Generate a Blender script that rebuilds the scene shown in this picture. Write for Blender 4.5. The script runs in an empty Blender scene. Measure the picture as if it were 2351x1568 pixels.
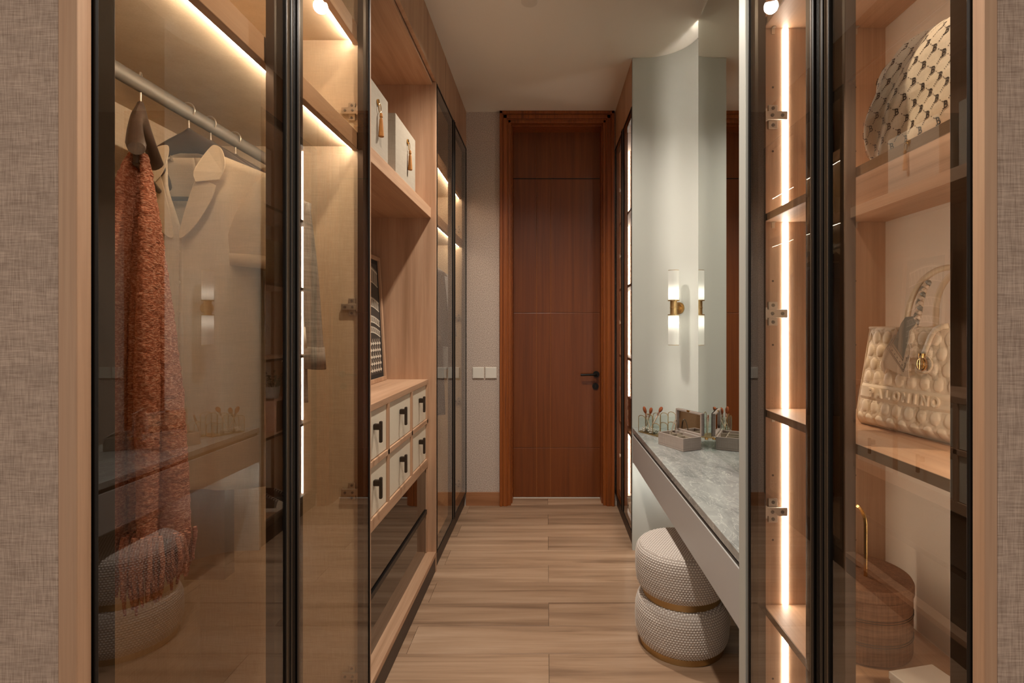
import bpy, bmesh, math, random
import numpy as np
from mathutils import Vector, noise as mnoise

random.seed(7)
PI = math.pi
SC = bpy.context.scene
COL = SC.collection

# ------------------------------------------------------------------ camera
FPX, CX, CY, EYE = 1200.0, 1255.0, 750.0, 1.40      # focal length and vanishing point in pixels of 2351x1568
cam = bpy.data.cameras.new('camera')
cam.sensor_width = 36.0
cam.lens = FPX / 2351.0 * 36.0
cam.shift_x = -(CX - 1175.5) / 2351.0
cam.shift_y = -(784.0 - CY) / 2351.0
cam.clip_start = 0.02
camo = bpy.data.objects.new('camera', cam)
camo.location = (0, 0, EYE)
camo.rotation_euler = (PI / 2, 0, 0)
COL.objects.link(camo)
SC.camera = camo

# ------------------------------------------------------------------ view, world, lights
SC.view_settings.view_transform = 'Standard'
SC.view_settings.look = 'None'
SC.view_settings.exposure = 0.34
SC.view_settings.gamma = 1.0
SC.view_settings.use_curve_mapping = False
SC.cycles.max_bounces = 10
SC.cycles.diffuse_bounces = 5
SC.cycles.glossy_bounces = 6
SC.cycles.transparent_max_bounces = 24
SC.cycles.sample_clamp_indirect = 6.0
SC.cycles.caustics_reflective = False
SC.cycles.caustics_refractive = False

world = bpy.data.worlds.new('room_beyond')
SC.world = world
world.use_nodes = True
world.node_tree.nodes['Background'].inputs[0].default_value = (1.0, 0.90, 0.80, 1)
world.node_tree.nodes['Background'].inputs[1].default_value = 0.46

LED_DOWN = 92.0        # strips under the wardrobe shelves
LED_UP = 22.0         # upright strips in the display cabinets, added unseen ones too
LED_MIRROR = 60.0     # strip behind the mirror edge
SCONCE = 1.15
DOWN_W = 105.0


def spot(name, loc, w, size=135, blend=0.85, col=(1, 0.90, 0.79), radius=0.035, parent=None):
    l = bpy.data.lights.new(name, 'SPOT')
    l.energy = w
    l.spot_size = math.radians(size)
    l.spot_blend = blend
    l.color = col
    l.shadow_soft_size = radius
    o = bpy.data.objects.new(name, l)
    o.location = loc
    COL.objects.link(o)
    return o


# the ceiling's recessed lamps (their housings are built further down)
DOWNLIGHTS = [(-0.09, 2.71), (-0.09, 1.15), (-0.95, -0.35)]  # the last is unseen, added to brighten the left wallpapered wall
for dl, dw in zip(DOWNLIGHTS, (1.0, 1.0, 0.12)):
    spot('downlight_lamp', (dl[0], dl[1], 3.06), DOWN_W * dw)


# ------------------------------------------------------------------ materials
def lin(r, g, b):
    def f(c):
        c /= 255.0
        return c / 12.92 if c <= 0.04045 else ((c + 0.055) / 1.055) ** 2.4
    return (f(r), f(g), f(b), 1.0)


def new_mat(name, col=(0.5, 0.5, 0.5, 1), rough=0.5, metal=0.0, spec=0.5):
    m = bpy.data.materials.new(name)
    m.use_nodes = True
    nt = m.node_tree
    b = nt.nodes['Principled BSDF']
    b.inputs['Base Color'].default_value = col
    b.inputs['Roughness'].default_value = rough
    b.inputs['Metallic'].default_value = metal
    b.inputs['Specular IOR Level'].default_value = spec
    return m, nt, b


def N(nt, t, **kw):
    n = nt.nodes.new(t)
    for k, v in kw.items():
        setattr(n, k, v)
    return n


def coords(nt, scale, obj=False, rnd=False, rot=None):
    if obj:
        src = N(nt, 'ShaderNodeTexCoord').outputs['Object']
    else:
        src = N(nt, 'ShaderNodeNewGeometry').outputs['Position']
    if rnd:
        oi = N(nt, 'ShaderNodeObjectInfo')
        mu = N(nt, 'ShaderNodeVectorMath', operation='SCALE')
        mu.inputs[0].default_value = (13.1, 7.7, 5.3)
        nt.links.new(oi.outputs['Random'], mu.inputs['Scale'])
        ad = N(nt, 'ShaderNodeVectorMath', operation='ADD')
        nt.links.new(src, ad.inputs[0])
        nt.links.new(mu.outputs[0], ad.inputs[1])
        src = ad.outputs[0]
    mp = N(nt, 'ShaderNodeMapping')
    mp.inputs['Scale'].default_value = scale
    if rot:
        mp.inputs['Rotation'].default_value = rot
    nt.links.new(src, mp.inputs['Vector'])
    return mp.outputs[0]


def ntex(nt, vec, scale=1.0, detail=4.0, rough=0.55, dist=0.0):
    n = N(nt, 'ShaderNodeTexNoise')
    n.inputs['Scale'].default_value = scale
    n.inputs['Detail'].default_value = detail
    n.inputs['Roughness'].default_value = rough
    n.inputs['Distortion'].default_value = dist
    nt.links.new(vec, n.inputs['Vector'])
    return n.outputs['Fac']


def ramp(nt, fac, stops):
    r = N(nt, 'ShaderNodeValToRGB')
    el = r.color_ramp.elements
    while len(el) < len(stops):
        el.new(0.5)
    for e, (p, c) in zip(el, stops):
        e.position = p
        e.color = c
    nt.links.new(fac, r.inputs[0])
    return r.outputs[0]


def mix(nt, fac, a, b, mode='MIX'):
    m = N(nt, 'ShaderNodeMix', data_type='RGBA', blend_type=mode)
    for sock, v in ((m.inputs[0], fac), (m.inputs[6], a), (m.inputs[7], b)):
        if hasattr(v, 'is_output'):
            nt.links.new(v, sock)
        elif isinstance(v, (int, float)):
            sock.default_value = v
        else:
            sock.default_value = v
    return m.outputs[2]


def math2(nt, op, a, b=None):
    m = N(nt, 'ShaderNodeMath', operation=op)
    for i, v in enumerate((a, b)):
        if v is None:
            continue
        if hasattr(v, 'is_output'):
            nt.links.new(v, m.inputs[i])
        else:
            m.inputs[i].default_value = v
    return m.outputs[0]


def bump(nt, b, fac, strength=0.2, dist=0.002):
    bn = N(nt, 'ShaderNodeBump')
    bn.inputs['Strength'].default_value = strength
    bn.inputs['Distance'].default_value = dist
    nt.links.new(fac, bn.inputs['Height'])
    nt.links.new(bn.outputs[0], b.inputs['Normal'])


def wood(name, dark, mid, light, axis='z', rough=0.5, rnd=False, obj=False, fine=0.35, across=16.0, along=0.9, b_str=0.08):
    m, nt, b = new_mat(name, mid, rough)
    sc = {'x': (along, across, across), 'y': (across, along, across), 'z': (across, across, along)}[axis]
    fs = {'x': (4, 260, 260), 'y': (260, 4, 260), 'z': (260, 260, 4)}[axis]
    big = ntex(nt, coords(nt, sc, obj, rnd), 1.0, 6, 0.6, 0.6)
    c = ramp(nt, big, [(0.28, dark), (0.5, mid), (0.75, light)])
    fn = ntex(nt, coords(nt, fs, obj, rnd), 1.0, 2, 0.5)
    fr = ramp(nt, fn, [(0.3, (0.72, 0.70, 0.68, 1)), (0.62, (1, 1, 1, 1))])
    c2 = mix(nt, fine, c, fr, 'MULTIPLY')
    if rnd:      # boards differ in tone
        orn = N(nt, 'ShaderNodeObjectInfo').outputs['Random']
        c2 = mix(nt, 0.8, c2, ramp(nt, orn, [(0.0, (0.74, 0.72, 0.70, 1)), (0.5, (0.93, 0.93, 0.93, 1)), (1.0, (1.1, 1.1, 1.1, 1))]), 'MULTIPLY')
    nt.links.new(c2, b.inputs['Base Color'])
    bump(nt, b, fn, b_str, 0.001)
    return m


def weave(name, base, dark, scale=420.0, contrast=0.6, rough=0.9, obj=False, bs=0.25, slub=0.5):
    """woven cloth: fine crossing threads with slubs"""
    m, nt, b = new_mat(name, base, rough, spec=0.15)
    h = ntex(nt, coords(nt, (scale * .06, scale * .06, scale), obj), 1.0, 2, 0.6)
    v = ntex(nt, coords(nt, (scale, scale, scale * .06), obj), 1.0, 2, 0.6)
    s = math2(nt, 'ADD', math2(nt, 'MULTIPLY', h, 0.5), math2(nt, 'MULTIPLY', v, 0.5))
    c = ramp(nt, s, [(0.5 - 0.16, dark), (0.5 + 0.14, base)])
    c = mix(nt, contrast, base, c)
    big = ntex(nt, coords(nt, (scale * .02, scale * .02, scale * .12), obj), 1.0, 3, 0.6)
    c = mix(nt, slub, c, ramp(nt, big, [(0.3, (0.8, 0.8, 0.8, 1)), (0.7, (1.05, 1.05, 1.05, 1))]), 'MULTIPLY')
    nt.links.new(c, b.inputs['Base Color'])
    bump(nt, b, s, bs, 0.001)
    return m


def emit(name, col, strength):
    m = bpy.data.materials.new(name)
    m.use_nodes = True
    nt = m.node_tree
    nt.nodes.remove(nt.nodes['Principled BSDF'])
    e = N(nt, 'ShaderNodeEmission')
    e.inputs[0].default_value = col
    e.inputs[1].default_value = strength
    nt.links.new(e.outputs[0], nt.nodes['Material Output'].inputs[0])
    return m


def glass(name, tint, ior=1.9, rough=0.0, refl=(1, 1, 1, 1), scale=1.0):
    """thin pane: tinted transmission plus a Fresnel mirror reflection"""
    m = bpy.data.materials.new(name)
    m.use_nodes = True
    nt = m.node_tree
    nt.nodes.remove(nt.nodes['Principled BSDF'])
    tr = N(nt, 'ShaderNodeBsdfTransparent')
    tr.inputs[0].default_value = tint
    gl = N(nt, 'ShaderNodeBsdfGlossy')
    gl.inputs['Color'].default_value = refl
    gl.inputs['Roughness'].default_value = rough
    fr = N(nt, 'ShaderNodeFresnel')
    fr.inputs[0].default_value = ior
    bf = N(nt, 'ShaderNodeNewGeometry').outputs['Backfacing']
    fac = math2(nt, 'MULTIPLY', math2(nt, 'MULTIPLY', fr.outputs[0], scale), math2(nt, 'SUBTRACT', 1.0, bf))
    mx = N(nt, 'ShaderNodeMixShader')
    nt.links.new(fac, mx.inputs[0])
    nt.links.new(tr.outputs[0], mx.inputs[1])
    nt.links.new(gl.outputs[0], mx.inputs[2])
    nt.links.new(mx.outputs[0], nt.nodes['Material Output'].inputs[0])
    return m


M = {}
M['oak'] = wood('pale_oak', lin(166, 128, 97), lin(189, 150, 119), lin(204, 168, 136), 'z', 0.5)
M['oak_y'] = wood('pale_oak_lengthwise', lin(166, 128, 97), lin(189, 150, 119), lin(204, 168, 136), 'y', 0.5)
M['oak_x'] = wood('pale_oak_crosswise', lin(166, 128, 97), lin(189, 150, 119), lin(204, 168, 136), 'x', 0.5)
M['oak_edge'] = wood('brown_oak_edge', lin(96, 72, 54), lin(112, 86, 64), lin(126, 98, 74), 'y', 0.5)
M['floor'] = wood('oak_floor', lin(126, 98, 76), lin(176, 144, 116), lin(200, 170, 143), 'x', 0.42, rnd=True, fine=0.5, across=15, along=0.8, b_str=0.12)
M['door'] = wood('mahogany', lin(98, 47, 12), lin(114, 57, 17), lin(128, 69, 25), 'z', 0.34, fine=0.2, across=30)
M['door_frame'] = wood('mahogany_frame', lin(108, 54, 16), lin(146, 76, 26), lin(168, 96, 38), 'z', 0.4, fine=0.45, across=60)
M['baseboard'] = wood('baseboard_wood', lin(140, 92, 58), lin(160, 108, 72), lin(176, 124, 86), 'x', 0.45)
M['linen'] = weave('linen_lining', lin(224, 204, 178), lin(196, 172, 144), 300, 0.55, 0.85, bs=0.1, slub=0.25)
M['wallpaper'] = weave('linen_wallpaper', lin(204, 182, 165), lin(128, 106, 92), 620, 0.7, 0.9, bs=0.5, slub=0.7)
m, nt, b = new_mat('grained_wallpaper', lin(205, 188, 174), 0.9, spec=0.15)
gn = ntex(nt, coords(nt, (210, 210, 160)), 1.0, 2, 0.6)
nt.links.new(ramp(nt, gn, [(0.36, lin(160, 141, 128)), (0.62, lin(216, 200, 187))]), b.inputs['Base Color'])
bump(nt, b, gn, 0.4, 0.0015)
M['wallpaper_far'] = m
M['ceiling'], _, _ = new_mat('ceiling_paint', lin(240, 235, 224), 0.85, spec=0.2)
M['grey'], _, _ = new_mat('grey_lacquer', lin(188, 190, 183), 0.38)
M['taupe'], _, _ = new_mat('warm_grey_lacquer', lin(188, 186, 184), 0.4)
M['cream'], _, _ = new_mat('cream_lacquer', lin(222, 210, 188), 0.45)
M['back_cream'], _, _ = new_mat('cream_back_panel', lin(226, 208, 186), 0.55)
M['bronze'], _, _ = new_mat('dark_bronze', lin(60, 48, 38), 0.38, 0.7)
M['bronze_light'], _, _ = new_mat('bronze_edge', lin(150, 130, 108), 0.35, 0.6)
M['black'], _, _ = new_mat('black_metal', lin(22, 18, 15), 0.4, 0.3)
M['plinth'], _, _ = new_mat('brown_plinth', lin(64, 50, 40), 0.5)
M['gold'], _, _ = new_mat('brushed_gold', lin(216, 172, 106), 0.26, 1.0)
M['antique'], _, _ = new_mat('antique_brass', lin(190, 160, 112), 0.42, 1.0)
M['steel'], _, _ = new_mat('nickel', lin(206, 194, 178), 0.34, 0.75)
M['rail'], _, _ = new_mat('rail_metal', lin(112, 106, 98), 0.5, 0.35)
M['mirror'], _, _ = new_mat('mirror_silver', (0.80, 0.83, 0.80, 1), 0.0, 1.0)
M['lid_mirror'], _, _ = new_mat('small_mirror', (0.80, 0.78, 0.75, 1), 0.02, 1.0)
M['glass'] = glass('bronze_tinted_glass', lin(245, 240, 232), 1.9)
M['clear'] = glass('clear_glass', (0.90, 0.93, 0.92, 1), 1.5)
M['smoke'], _, _b = new_mat('black_gloss_glass', lin(20, 14, 10), 0.03)
_b.inputs['IOR'].default_value = 2.2
M['white'], _, _ = new_mat('white_plastic', lin(226, 220, 208), 0.4)
M['led'] = emit('led_strip', (1.0, 0.96, 0.93, 1), LED_UP)
M['led_warm'] = emit('warm_led_strip', (1.0, 0.88, 0.74, 1), LED_DOWN)
M['led_added'] = emit('added_desk_led', (1.0, 0.95, 0.88, 1), 100.0)
M['led_mirror'] = emit('mirror_led_strip', (1.0, 0.92, 0.80, 1), LED_MIRROR)
M['bulb'] = emit('downlight_lens', (0.86, 0.92, 1.0, 1), 0.9)
M['chrome'], _, _ = new_mat('chrome', lin(214, 220, 228), 0.12, 1.0)
M['hanger'] = wood('dark_hanger_wood', lin(58, 44, 36), lin(74, 58, 48), lin(92, 74, 62), 'x', 0.4, obj=True)
M['dot'], _, _ = new_mat('drilled_hole', lin(60, 40, 28), 0.8)
M['ink'], _, _ = new_mat('black_ink', lin(30, 24, 20), 0.8)

# grey marble worktop
m, nt, b = new_mat('grey_marble', lin(150, 152, 148), 0.16)
warp = ntex(nt, coords(nt, (7, 3.2, 7), rot=(0, 0, 0.7)), 1.0, 8, 0.62, 1.4)
c = ramp(nt, warp, [(0.30, lin(126, 130, 128)), (0.5, lin(160, 163, 160)), (0.70, lin(186, 188, 184))])
vn = ntex(nt, coords(nt, (13, 5, 13), rot=(0, 0, 1.0)), 1.0, 6, 0.6, 2.4)
vd = math2(nt, 'ABSOLUTE', math2(nt, 'SUBTRACT', vn, 0.5))
vein = ramp(nt, vd, [(0.0, (1, 1, 1, 1)), (0.014, (0, 0, 0, 1))])
c = mix(nt, math2(nt, 'MULTIPLY', vein, 0.8), c, lin(222, 222, 216))
nt.links.new(c, b.inputs['Base Color'])
M['marble'] = m

# cloth of the stool: knots are geometry, the attribute gives them their paler yarn
m, nt, b = new_mat('boucle', lin(205, 196, 186), 0.95, spec=0.1)
at = N(nt, 'ShaderNodeAttribute', attribute_name='knot')
nt.links.new(ramp(nt, at.outputs['Fac'], [(0.25, lin(182, 170, 161)), (0.75, lin(240, 234, 227))]), b.inputs['Base Color'])
M['boucle'] = m

# rust scarf
m, nt, b = new_mat('rust_wool', lin(176, 92, 60), 0.95, spec=0.08)
n1 = ntex(nt, coords(nt, (150, 150, 330), True), 1.0, 3, 0.65)
n2 = ntex(nt, coords(nt, (6, 6, 6), True), 1.0, 2, 0.5)
c = ramp(nt, n1, [(0.34, lin(134, 72, 50)), (0.5, lin(176, 108, 82)), (0.64, lin(216, 168, 146))])
c = mix(nt, math2(nt, 'MULTIPLY', n2, 0.35), c, lin(196, 142, 122))
nt.links.new(c, b.inputs['Base Color'])
bump(nt, b, n1, 0.9, 0.006)
M['scarf'] = m


def cloth(name, col, rough=0.85, scale=500, dark=0.82):
    return weave(name, col, (col[0] * dark, col[1] * dark, col[2] * dark, 1), scale, 0.6, rough, obj=True, bs=0.12, slub=0.3)


M['blouse'] = cloth('cream_linen_blouse', lin(232, 208, 176))
M['shirt_white'] = cloth('white_cotton', lin(232, 228, 218))
M['knit'] = weave('grey_rib_knit', lin(176, 170, 164), lin(120, 114, 108), 170, 0.8, 0.95, obj=True, bs=0.7)
M['coat'] = cloth('slate_wool', lin(96, 92, 94), 0.95, 300)
M['trousers'] = cloth('brown_twill', lin(178, 146, 116), 0.9, 400)
M['denim'] = cloth('pale_blue_cotton', lin(168, 174, 184), 0.9, 400)
M['boxlinen'] = weave('box_linen', lin(172, 160, 143), lin(146, 134, 118), 420, 0.5, 0.9, bs=0.15, slub=0.3)
M['velvet'] = weave('taupe_velvet', lin(178, 164, 154), lin(158, 144, 134), 200, 0.5, 0.85, obj=True, bs=0.1)
M['leather'], nt, b = new_mat('ivory_leather', lin(234, 214, 186), 0.58)
M['leather2'], _, _ = new_mat('ivory_leather_trim', lin(226, 202, 170), 0.45)
M['dustcloth'] = cloth('white_cotton_bag', lin(238, 226, 208), 0.9, 350)
M['silk_grey'], _, _ = new_mat('grey_silk', lin(150, 142, 128), 0.4)
M['silk_beige'], _, _ = new_mat('beige_silk', lin(222, 198, 172), 0.5)
M['hatbox'] = weave('brown_woven_leather', lin(150, 110, 82), lin(104, 72, 52), 260, 0.8, 0.55, obj=True, bs=0.5)
M['rose_hair'], _, _ = new_mat('rust_bristle', lin(146, 74, 34), 0.8)
M['rose_gold'], _, _ = new_mat('rose_metal', lin(214, 176, 160), 0.25, 0.9)
M['pebble'], _, _ = new_mat('pearl_bead', lin(222, 212, 198), 0.3)
M['pinkbox'] = cloth('blush_paper', lin(206, 160, 132), 0.7, 300)
M['leaf'], _, _ = new_mat('green_leaf', lin(72, 84, 48), 0.5)
M['rubber'], _, _ = new_mat('white_rubber', lin(224, 214, 200), 0.6)
M['canvas_dark'] = cloth('dark_canvas', lin(52, 40, 38), 0.9, 400)
M['cushion'] = weave('sand_quilt', lin(176, 148, 112), lin(138, 112, 82), 120, 0.7, 0.9, obj=True, bs=0.6)

# frosted glass of the wall lamp: brightest beside the socket
m = bpy.data.materials.new('lit_frosted_glass')
m.use_nodes = True
nt = m.node_tree
nt.nodes.remove(nt.nodes['Principled BSDF'])
sep = N(nt, 'ShaderNodeSeparateXYZ')
tc = N(nt, 'ShaderNodeTexCoord')
nt.links.new(tc.outputs['Object'], sep.inputs[0])
dz = math2(nt, 'SUBTRACT', math2(nt, 'ABSOLUTE', sep.outputs[2]), 0.085)
g = math2(nt, 'POWER', 2.718, math2(nt, 'MULTIPLY', math2(nt, 'MULTIPLY', dz, dz), -700.0))
st = math2(nt, 'ADD', math2(nt, 'MULTIPLY', g, SCONCE), 0.27)
em = N(nt, 'ShaderNodeEmission')
em.inputs[0].default_value = (1.0, 0.90, 0.72, 1)
nt.links.new(st, em.inputs[1])
df = N(nt, 'ShaderNodeBsdfDiffuse')
df.inputs[0].default_value = (0.36, 0.36, 0.33, 1)
ad = N(nt, 'ShaderNodeAddShader')
nt.links.new(em.outputs[0], ad.inputs[0])
nt.links.new(df.outputs[0], ad.inputs[1])
nt.links.new(ad.outputs[0], nt.nodes['Material Output'].inputs[0])
M['sconce'] = m


# ------------------------------------------------------------------ mesh helpers
ORIGIN = {}


class MB:
    def __init__(self):
        self.v, self.f, self.mi, self.att = [], [], [], None

    def box(self, x0, x1, y0, y1, z0, z1, mi=0):
        x0, x1 = sorted((x0, x1)); y0, y1 = sorted((y0, y1)); z0, z1 = sorted((z0, z1))
        k = len(self.v)
        self.v += [(x0, y0, z0), (x1, y0, z0), (x1, y1, z0), (x0, y1, z0), (x0, y0, z1), (x1, y0, z1), (x1, y1, z1), (x0, y1, z1)]
        for q in ((0, 3, 2, 1), (4, 5, 6, 7), (0, 1, 5, 4), (1, 2, 6, 5), (2, 3, 7, 6), (3, 0, 4, 7)):
            self.f.append(tuple(k + i for i in q)); self.mi.append(mi)
        return self

    def grid(self, P, cu=False, cv=False, mi=0, caps=False):
        """P: array n x m x 3"""
        P = np.asarray(P, float)
        n, m = P.shape[:2]
        k = len(self.v)
        self.v += [tuple(p) for p in P.reshape(-1, 3)]
        for i in range(n if cu else n - 1):
            for j in range(m if cv else m - 1):
                a, b2 = i, (i + 1) % n
                c, d = j, (j + 1) % m
                self.f.append((k + a * m + c, k + b2 * m + c, k + b2 * m + d, k + a * m + d)); self.mi.append(mi)
        if caps:
            self.f.append(tuple(k + j for j in range(m))); self.mi.append(mi)
            self.f.append(tuple(k + (n - 1) * m + j for j in reversed(range(m)))); self.mi.append(mi)
        return self

    def tube(self, path, r, n=10, mi=0, caps=True, flat=1.0):
        path = [Vector(p) for p in path]
        L = len(path)
        rs = [r] * L if isinstance(r, (int, float)) else list(r)
        rings = []
        up = None
        for i, p in enumerate(path):
            t = (path[min(i + 1, L - 1)] - path[max(i - 1, 0)]).normalized()
            if up is None:
                up = Vector((0, 0, 1)) if abs(t.z) < 0.9 else Vector((1, 0, 0))
            a = t.cross(up)
            if a.length < 1e-6:
                a = t.orthogonal()
            a.normalize()
            b2 = a.cross(t).normalized()
            up = b2
            rings.append([tuple(p + a * (rs[i] * math.cos(2 * PI * j / n)) + b2 * (rs[i] * flat * math.sin(2 * PI * j / n))) for j in range(n)])
        return self.grid(rings, cv=True, mi=mi, caps=caps)

    def cyl(self, p0, p1, r, n=20, mi=0, r1=None):
        return self.tube([p0, p1], [r, r if r1 is None else r1], n, mi)

    def lathe(self, prof, c, n=40, mi=0):
        rows = [[(c[0] + r * math.cos(2 * PI * j / n), c[1] + r * math.sin(2 * PI * j / n), c[2] + z) for j in range(n)] for r, z in prof]
        return self.grid(rows, cv=True, mi=mi, caps=True)

    def prism(self, poly, z0, z1, mi=0):
        k = len(self.v)
        n = len(poly)
        self.v += [(x, y, z0) for x, y in poly] + [(x, y, z1) for x, y in poly]
        self.f.append(tuple(k + i for i in reversed(range(n)))); self.mi.append(mi)
        self.f.append(tuple(k + n + i for i in range(n))); self.mi.append(mi)
        for i in range(n):
            j = (i + 1) % n
            self.f.append((k + i, k + j, k + n + j, k + n + i)); self.mi.append(mi)
        return self

    def turn(self):
        """(a, b, c) -> (c, a, b): a prism drawn in the y-z plane"""
        self.v = [(c, a, b) for a, b, c in self.v]
        return self

    def slab3(self, poly, nrm, th, mi=0):
        """3D polygon given thickness th along nrm"""
        k = len(self.v)
        n = len(poly)
        nv = Vector(nrm).normalized() * th
        self.v += [tuple(p) for p in poly] + [tuple(Vector(p) + nv) for p in poly]
        self.f.append(tuple(k + i for i in range(n))); self.mi.append(mi)
        self.f.append(tuple(k + n + i for i in reversed(range(n)))); self.mi.append(mi)
        for i in range(n):
            j = (i + 1) % n
            self.f.append((k + i, k + n + i, k + n + j, k + j)); self.mi.append(mi)
        return self

    def build(self, name, mats, parent=None, origin=None, smooth=False, bevel=0.0, kind=None, subsurf=0, label=None):
        if isinstance(mats, str):
            mats = [mats]
        o0 = ORIGIN.get(parent.name, (0, 0, 0)) if parent else (origin or (0, 0, 0))
        me = bpy.data.meshes.new(name)
        me.from_pydata([(x - o0[0], y - o0[1], z - o0[2]) for x, y, z in self.v], [], self.f)
        for mm in mats:
            me.materials.append(M[mm])
        me.polygons.foreach_set('material_index', self.mi)
        me.update()
        bm = bmesh.new(); bm.from_mesh(me)
        bmesh.ops.recalc_face_normals(bm, faces=bm.faces)
        bm.to_mesh(me); bm.free()
        if self.att is not None:
            a = me.attributes.new('knot', 'FLOAT', 'POINT')
            a.data.foreach_set('value', self.att)
        if smooth:
            me.shade_smooth()
            me.set_sharp_from_angle(angle=math.radians(38))
        o = bpy.data.objects.new(name, me)
        COL.objects.link(o)
        if parent:
            o.parent = parent
        else:
            o.location = o0
        ORIGIN[o.name] = o0
        if bevel:
            md = o.modifiers.new('bevel', 'BEVEL')
            md.width = bevel; md.segments = 2; md.limit_method = 'ANGLE'
        if subsurf:
            md = o.modifiers.new('subsurf', 'SUBSURF')
            md.levels = md.render_levels = subsurf
        if kind:
            o['kind'] = kind
        if label:
            o['label'] = label
        return o


def thing(name, label, cat, loc=(0, 0, 0), group=None, kind=None):
    o = bpy.data.objects.new(name, None)
    o.empty_display_size = 0.05
    o.location = loc
    COL.objects.link(o)
    ORIGIN[o.name] = tuple(loc)
    if label:
        o['label'] = label
    if cat:
        o['category'] = cat
    if group:
        o['group'] = group
    if kind:
        o['kind'] = kind
    return o


def tag(o, label, cat, group=None):
    o['label'] = label; o['category'] = cat
    if group:
        o['group'] = group
    return o


def bx(name, mat, parent, x0, x1, y0, y1, z0, z1, bevel=0.0015, kind=None, label=None, origin=None):
    return MB().box(x0, x1, y0, y1, z0, z1).build(name, mat, parent, origin, bevel=bevel, kind=kind, label=label)


def px(x, y, Y):
    """the world point at depth Y that the photograph shows at pixel (x, y)"""
    return Vector(((x - CX) / FPX * Y, Y, EYE - (y - CY) / FPX * Y))


def px_plane(x, y, p0, n):
    d = Vector(((x - CX) / FPX, 1.0, -(y - CY) / FPX))
    o = Vector((0, 0, EYE))
    n = Vector(n)
    t = (Vector(p0) - o).dot(n) / d.dot(n)
    return o + d * t


def copy_tree(o, parent=None):
    c = o.copy()
    COL.objects.link(c)
    c.parent = parent
    ORIGIN[c.name] = ORIGIN.get(o.name, (0, 0, 0))
    for ch in list(o.children):
        copy_tree(ch, c)
    return c


# ------------------------------------------------------------------ the setting
XL, XR = -0.631, 0.537          # front planes of the left and right cabinets
YB, ZC = 4.10, 3.084            # back wall, ceiling
YL0, YR0 = 0.705, 0.640         # where the passage begins on either side

floor = MB().box(-3.0, 3.0, -1.6, 4.40, -0.06, -0.011).build('floor', 'plinth', kind='structure')
plank_w, plank_l = 0.2085, 1.22
pm = None
row = 0
y = 2.445 - 20 * plank_w
while y < 4.35:
    x = 0.01 + (0.0 if row % 2 == 0 else plank_l / 2) - 2 * plank_l
    while x < 2.4:
        if pm is None:
            o = MB().box(0.0006, plank_l - 0.0006, 0.0006, plank_w - 0.0006, -0.011, 0.0).build('plank', 'floor', floor, bevel=0.0012)
            pm = o
        else:
            o = pm.copy(); COL.objects.link(o)
        o.location = (x, y, 0)
        x += plank_l
    y += plank_w
    row += 1

MB().box(-3.0, 3.0, -1.6, 4.40, ZC, ZC + 0.08).build('ceiling', 'ceiling', kind='structure')
MB().box(-3.0, XL - 0.026, YL0 - 0.002, YL0 + 0.022, 0, ZC).build('wall_front_left', 'wallpaper', kind='structure')
MB().box(XR + 0.0135, 3.0, YR0 - 0.002, YR0 + 0.016, 0, ZC).build('wall_front_right', 'wallpaper', kind='structure')
MB().box(-1.34, -1.26, YL0 + 0.022, YB + 0.02, 0, ZC).build('wall_left', 'ceiling', kind='structure')
MB().box(0.93, 1.0, YR0 + 0.02, YB + 0.02, 0, ZC).build('wall_right', 'ceiling', kind='structure')
DX0, DX1 = -0.366, 0.529        # door frame, outer edges
LX0, LX1, LY = -0.274, 0.445, 4.275
wb = MB()
wb.box(-1.26, DX0 + 0.06, YB, YB + 0.10, 0, ZC)
wb.box(DX1 - 0.05, 0.93, YB, YB + 0.10, 0, ZC)
wb.box(-1.0, 1.0, YB + 0.30, YB + 0.34, 0, ZC)
wb.build('wall_back', 'wallpaper_far', kind='structure')
bx('baseboard_back', 'baseboard', None, XL + 0.0, DX0 - 0.001, YB - 0.014, YB - 0.0005, 0, 0.104, kind='structure')

# fascias above the cabinets
bx('trim_1', 'oak', None, XL - 0.02, XL, YL0 + 0.02, YB - 0.001, 2.80, ZC - 0.001, bevel=0, kind='structure')
bx('trim_2', 'oak', None, XR, XR + 0.02, 3.293, YB - 0.001, 2.79, ZC - 0.001, bevel=0, kind='structure')
bx('trim_3', 'oak', None, XR, XR + 0.02, YR0 + 0.016, 1.409, 2.79, ZC - 0.001, bevel=0, kind='structure')
# the wooden jambs where the wallpapered walls end
bx('trim_4', 'oak', None, XL - 0.0255, XL, YL0 - 0.003, YL0 + 0.02, 0, ZC - 0.001, kind='structure')
bx('trim_5', 'oak', None, XR - 0.003, XR + 0.013, YR0 - 0.003, YR0 + 0.016, 0, ZC - 0.001, kind='structure')

# the curved grey wall of the vanity niche, floor to ceiling
arc = [(XR, 3.272), (0.608, 3.270)]
for k in range(1, 19):
    a = PI / 2 * (1 - k / 18)
    arc.append((0.608 + 0.28 * math.cos(a), 2.990 + 0.28 * math.sin(a)))
inner = arc + [(0.888, 1.459)]
outer = [(XR, 3.290), (0.62, 3.290)] + [(0.62 + 0.296 * math.cos(PI / 2 * (1 - k / 18)), 2.990 + 0.30 * math.sin(PI / 2 * (1 - k / 18))) for k in range(1, 19)] + [(0.916, 1.459)]
wn = MB()
wn.grid([[(x, y, 0) for x, y in inner], [(x, y, ZC - 0.0015) for x, y in inner], [(x, y, ZC - 0.0015) for x, y in outer], [(x, y, 0) for x, y in outer]], cu=True)
wn.build('wall_niche', 'grey', kind='structure', smooth=True)
bx('trim_6', 'grey', None, XR - 0.001, 0.93, 1.4105, 1.458, 0, ZC - 0.001, bevel=0.002, kind='structure')

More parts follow.
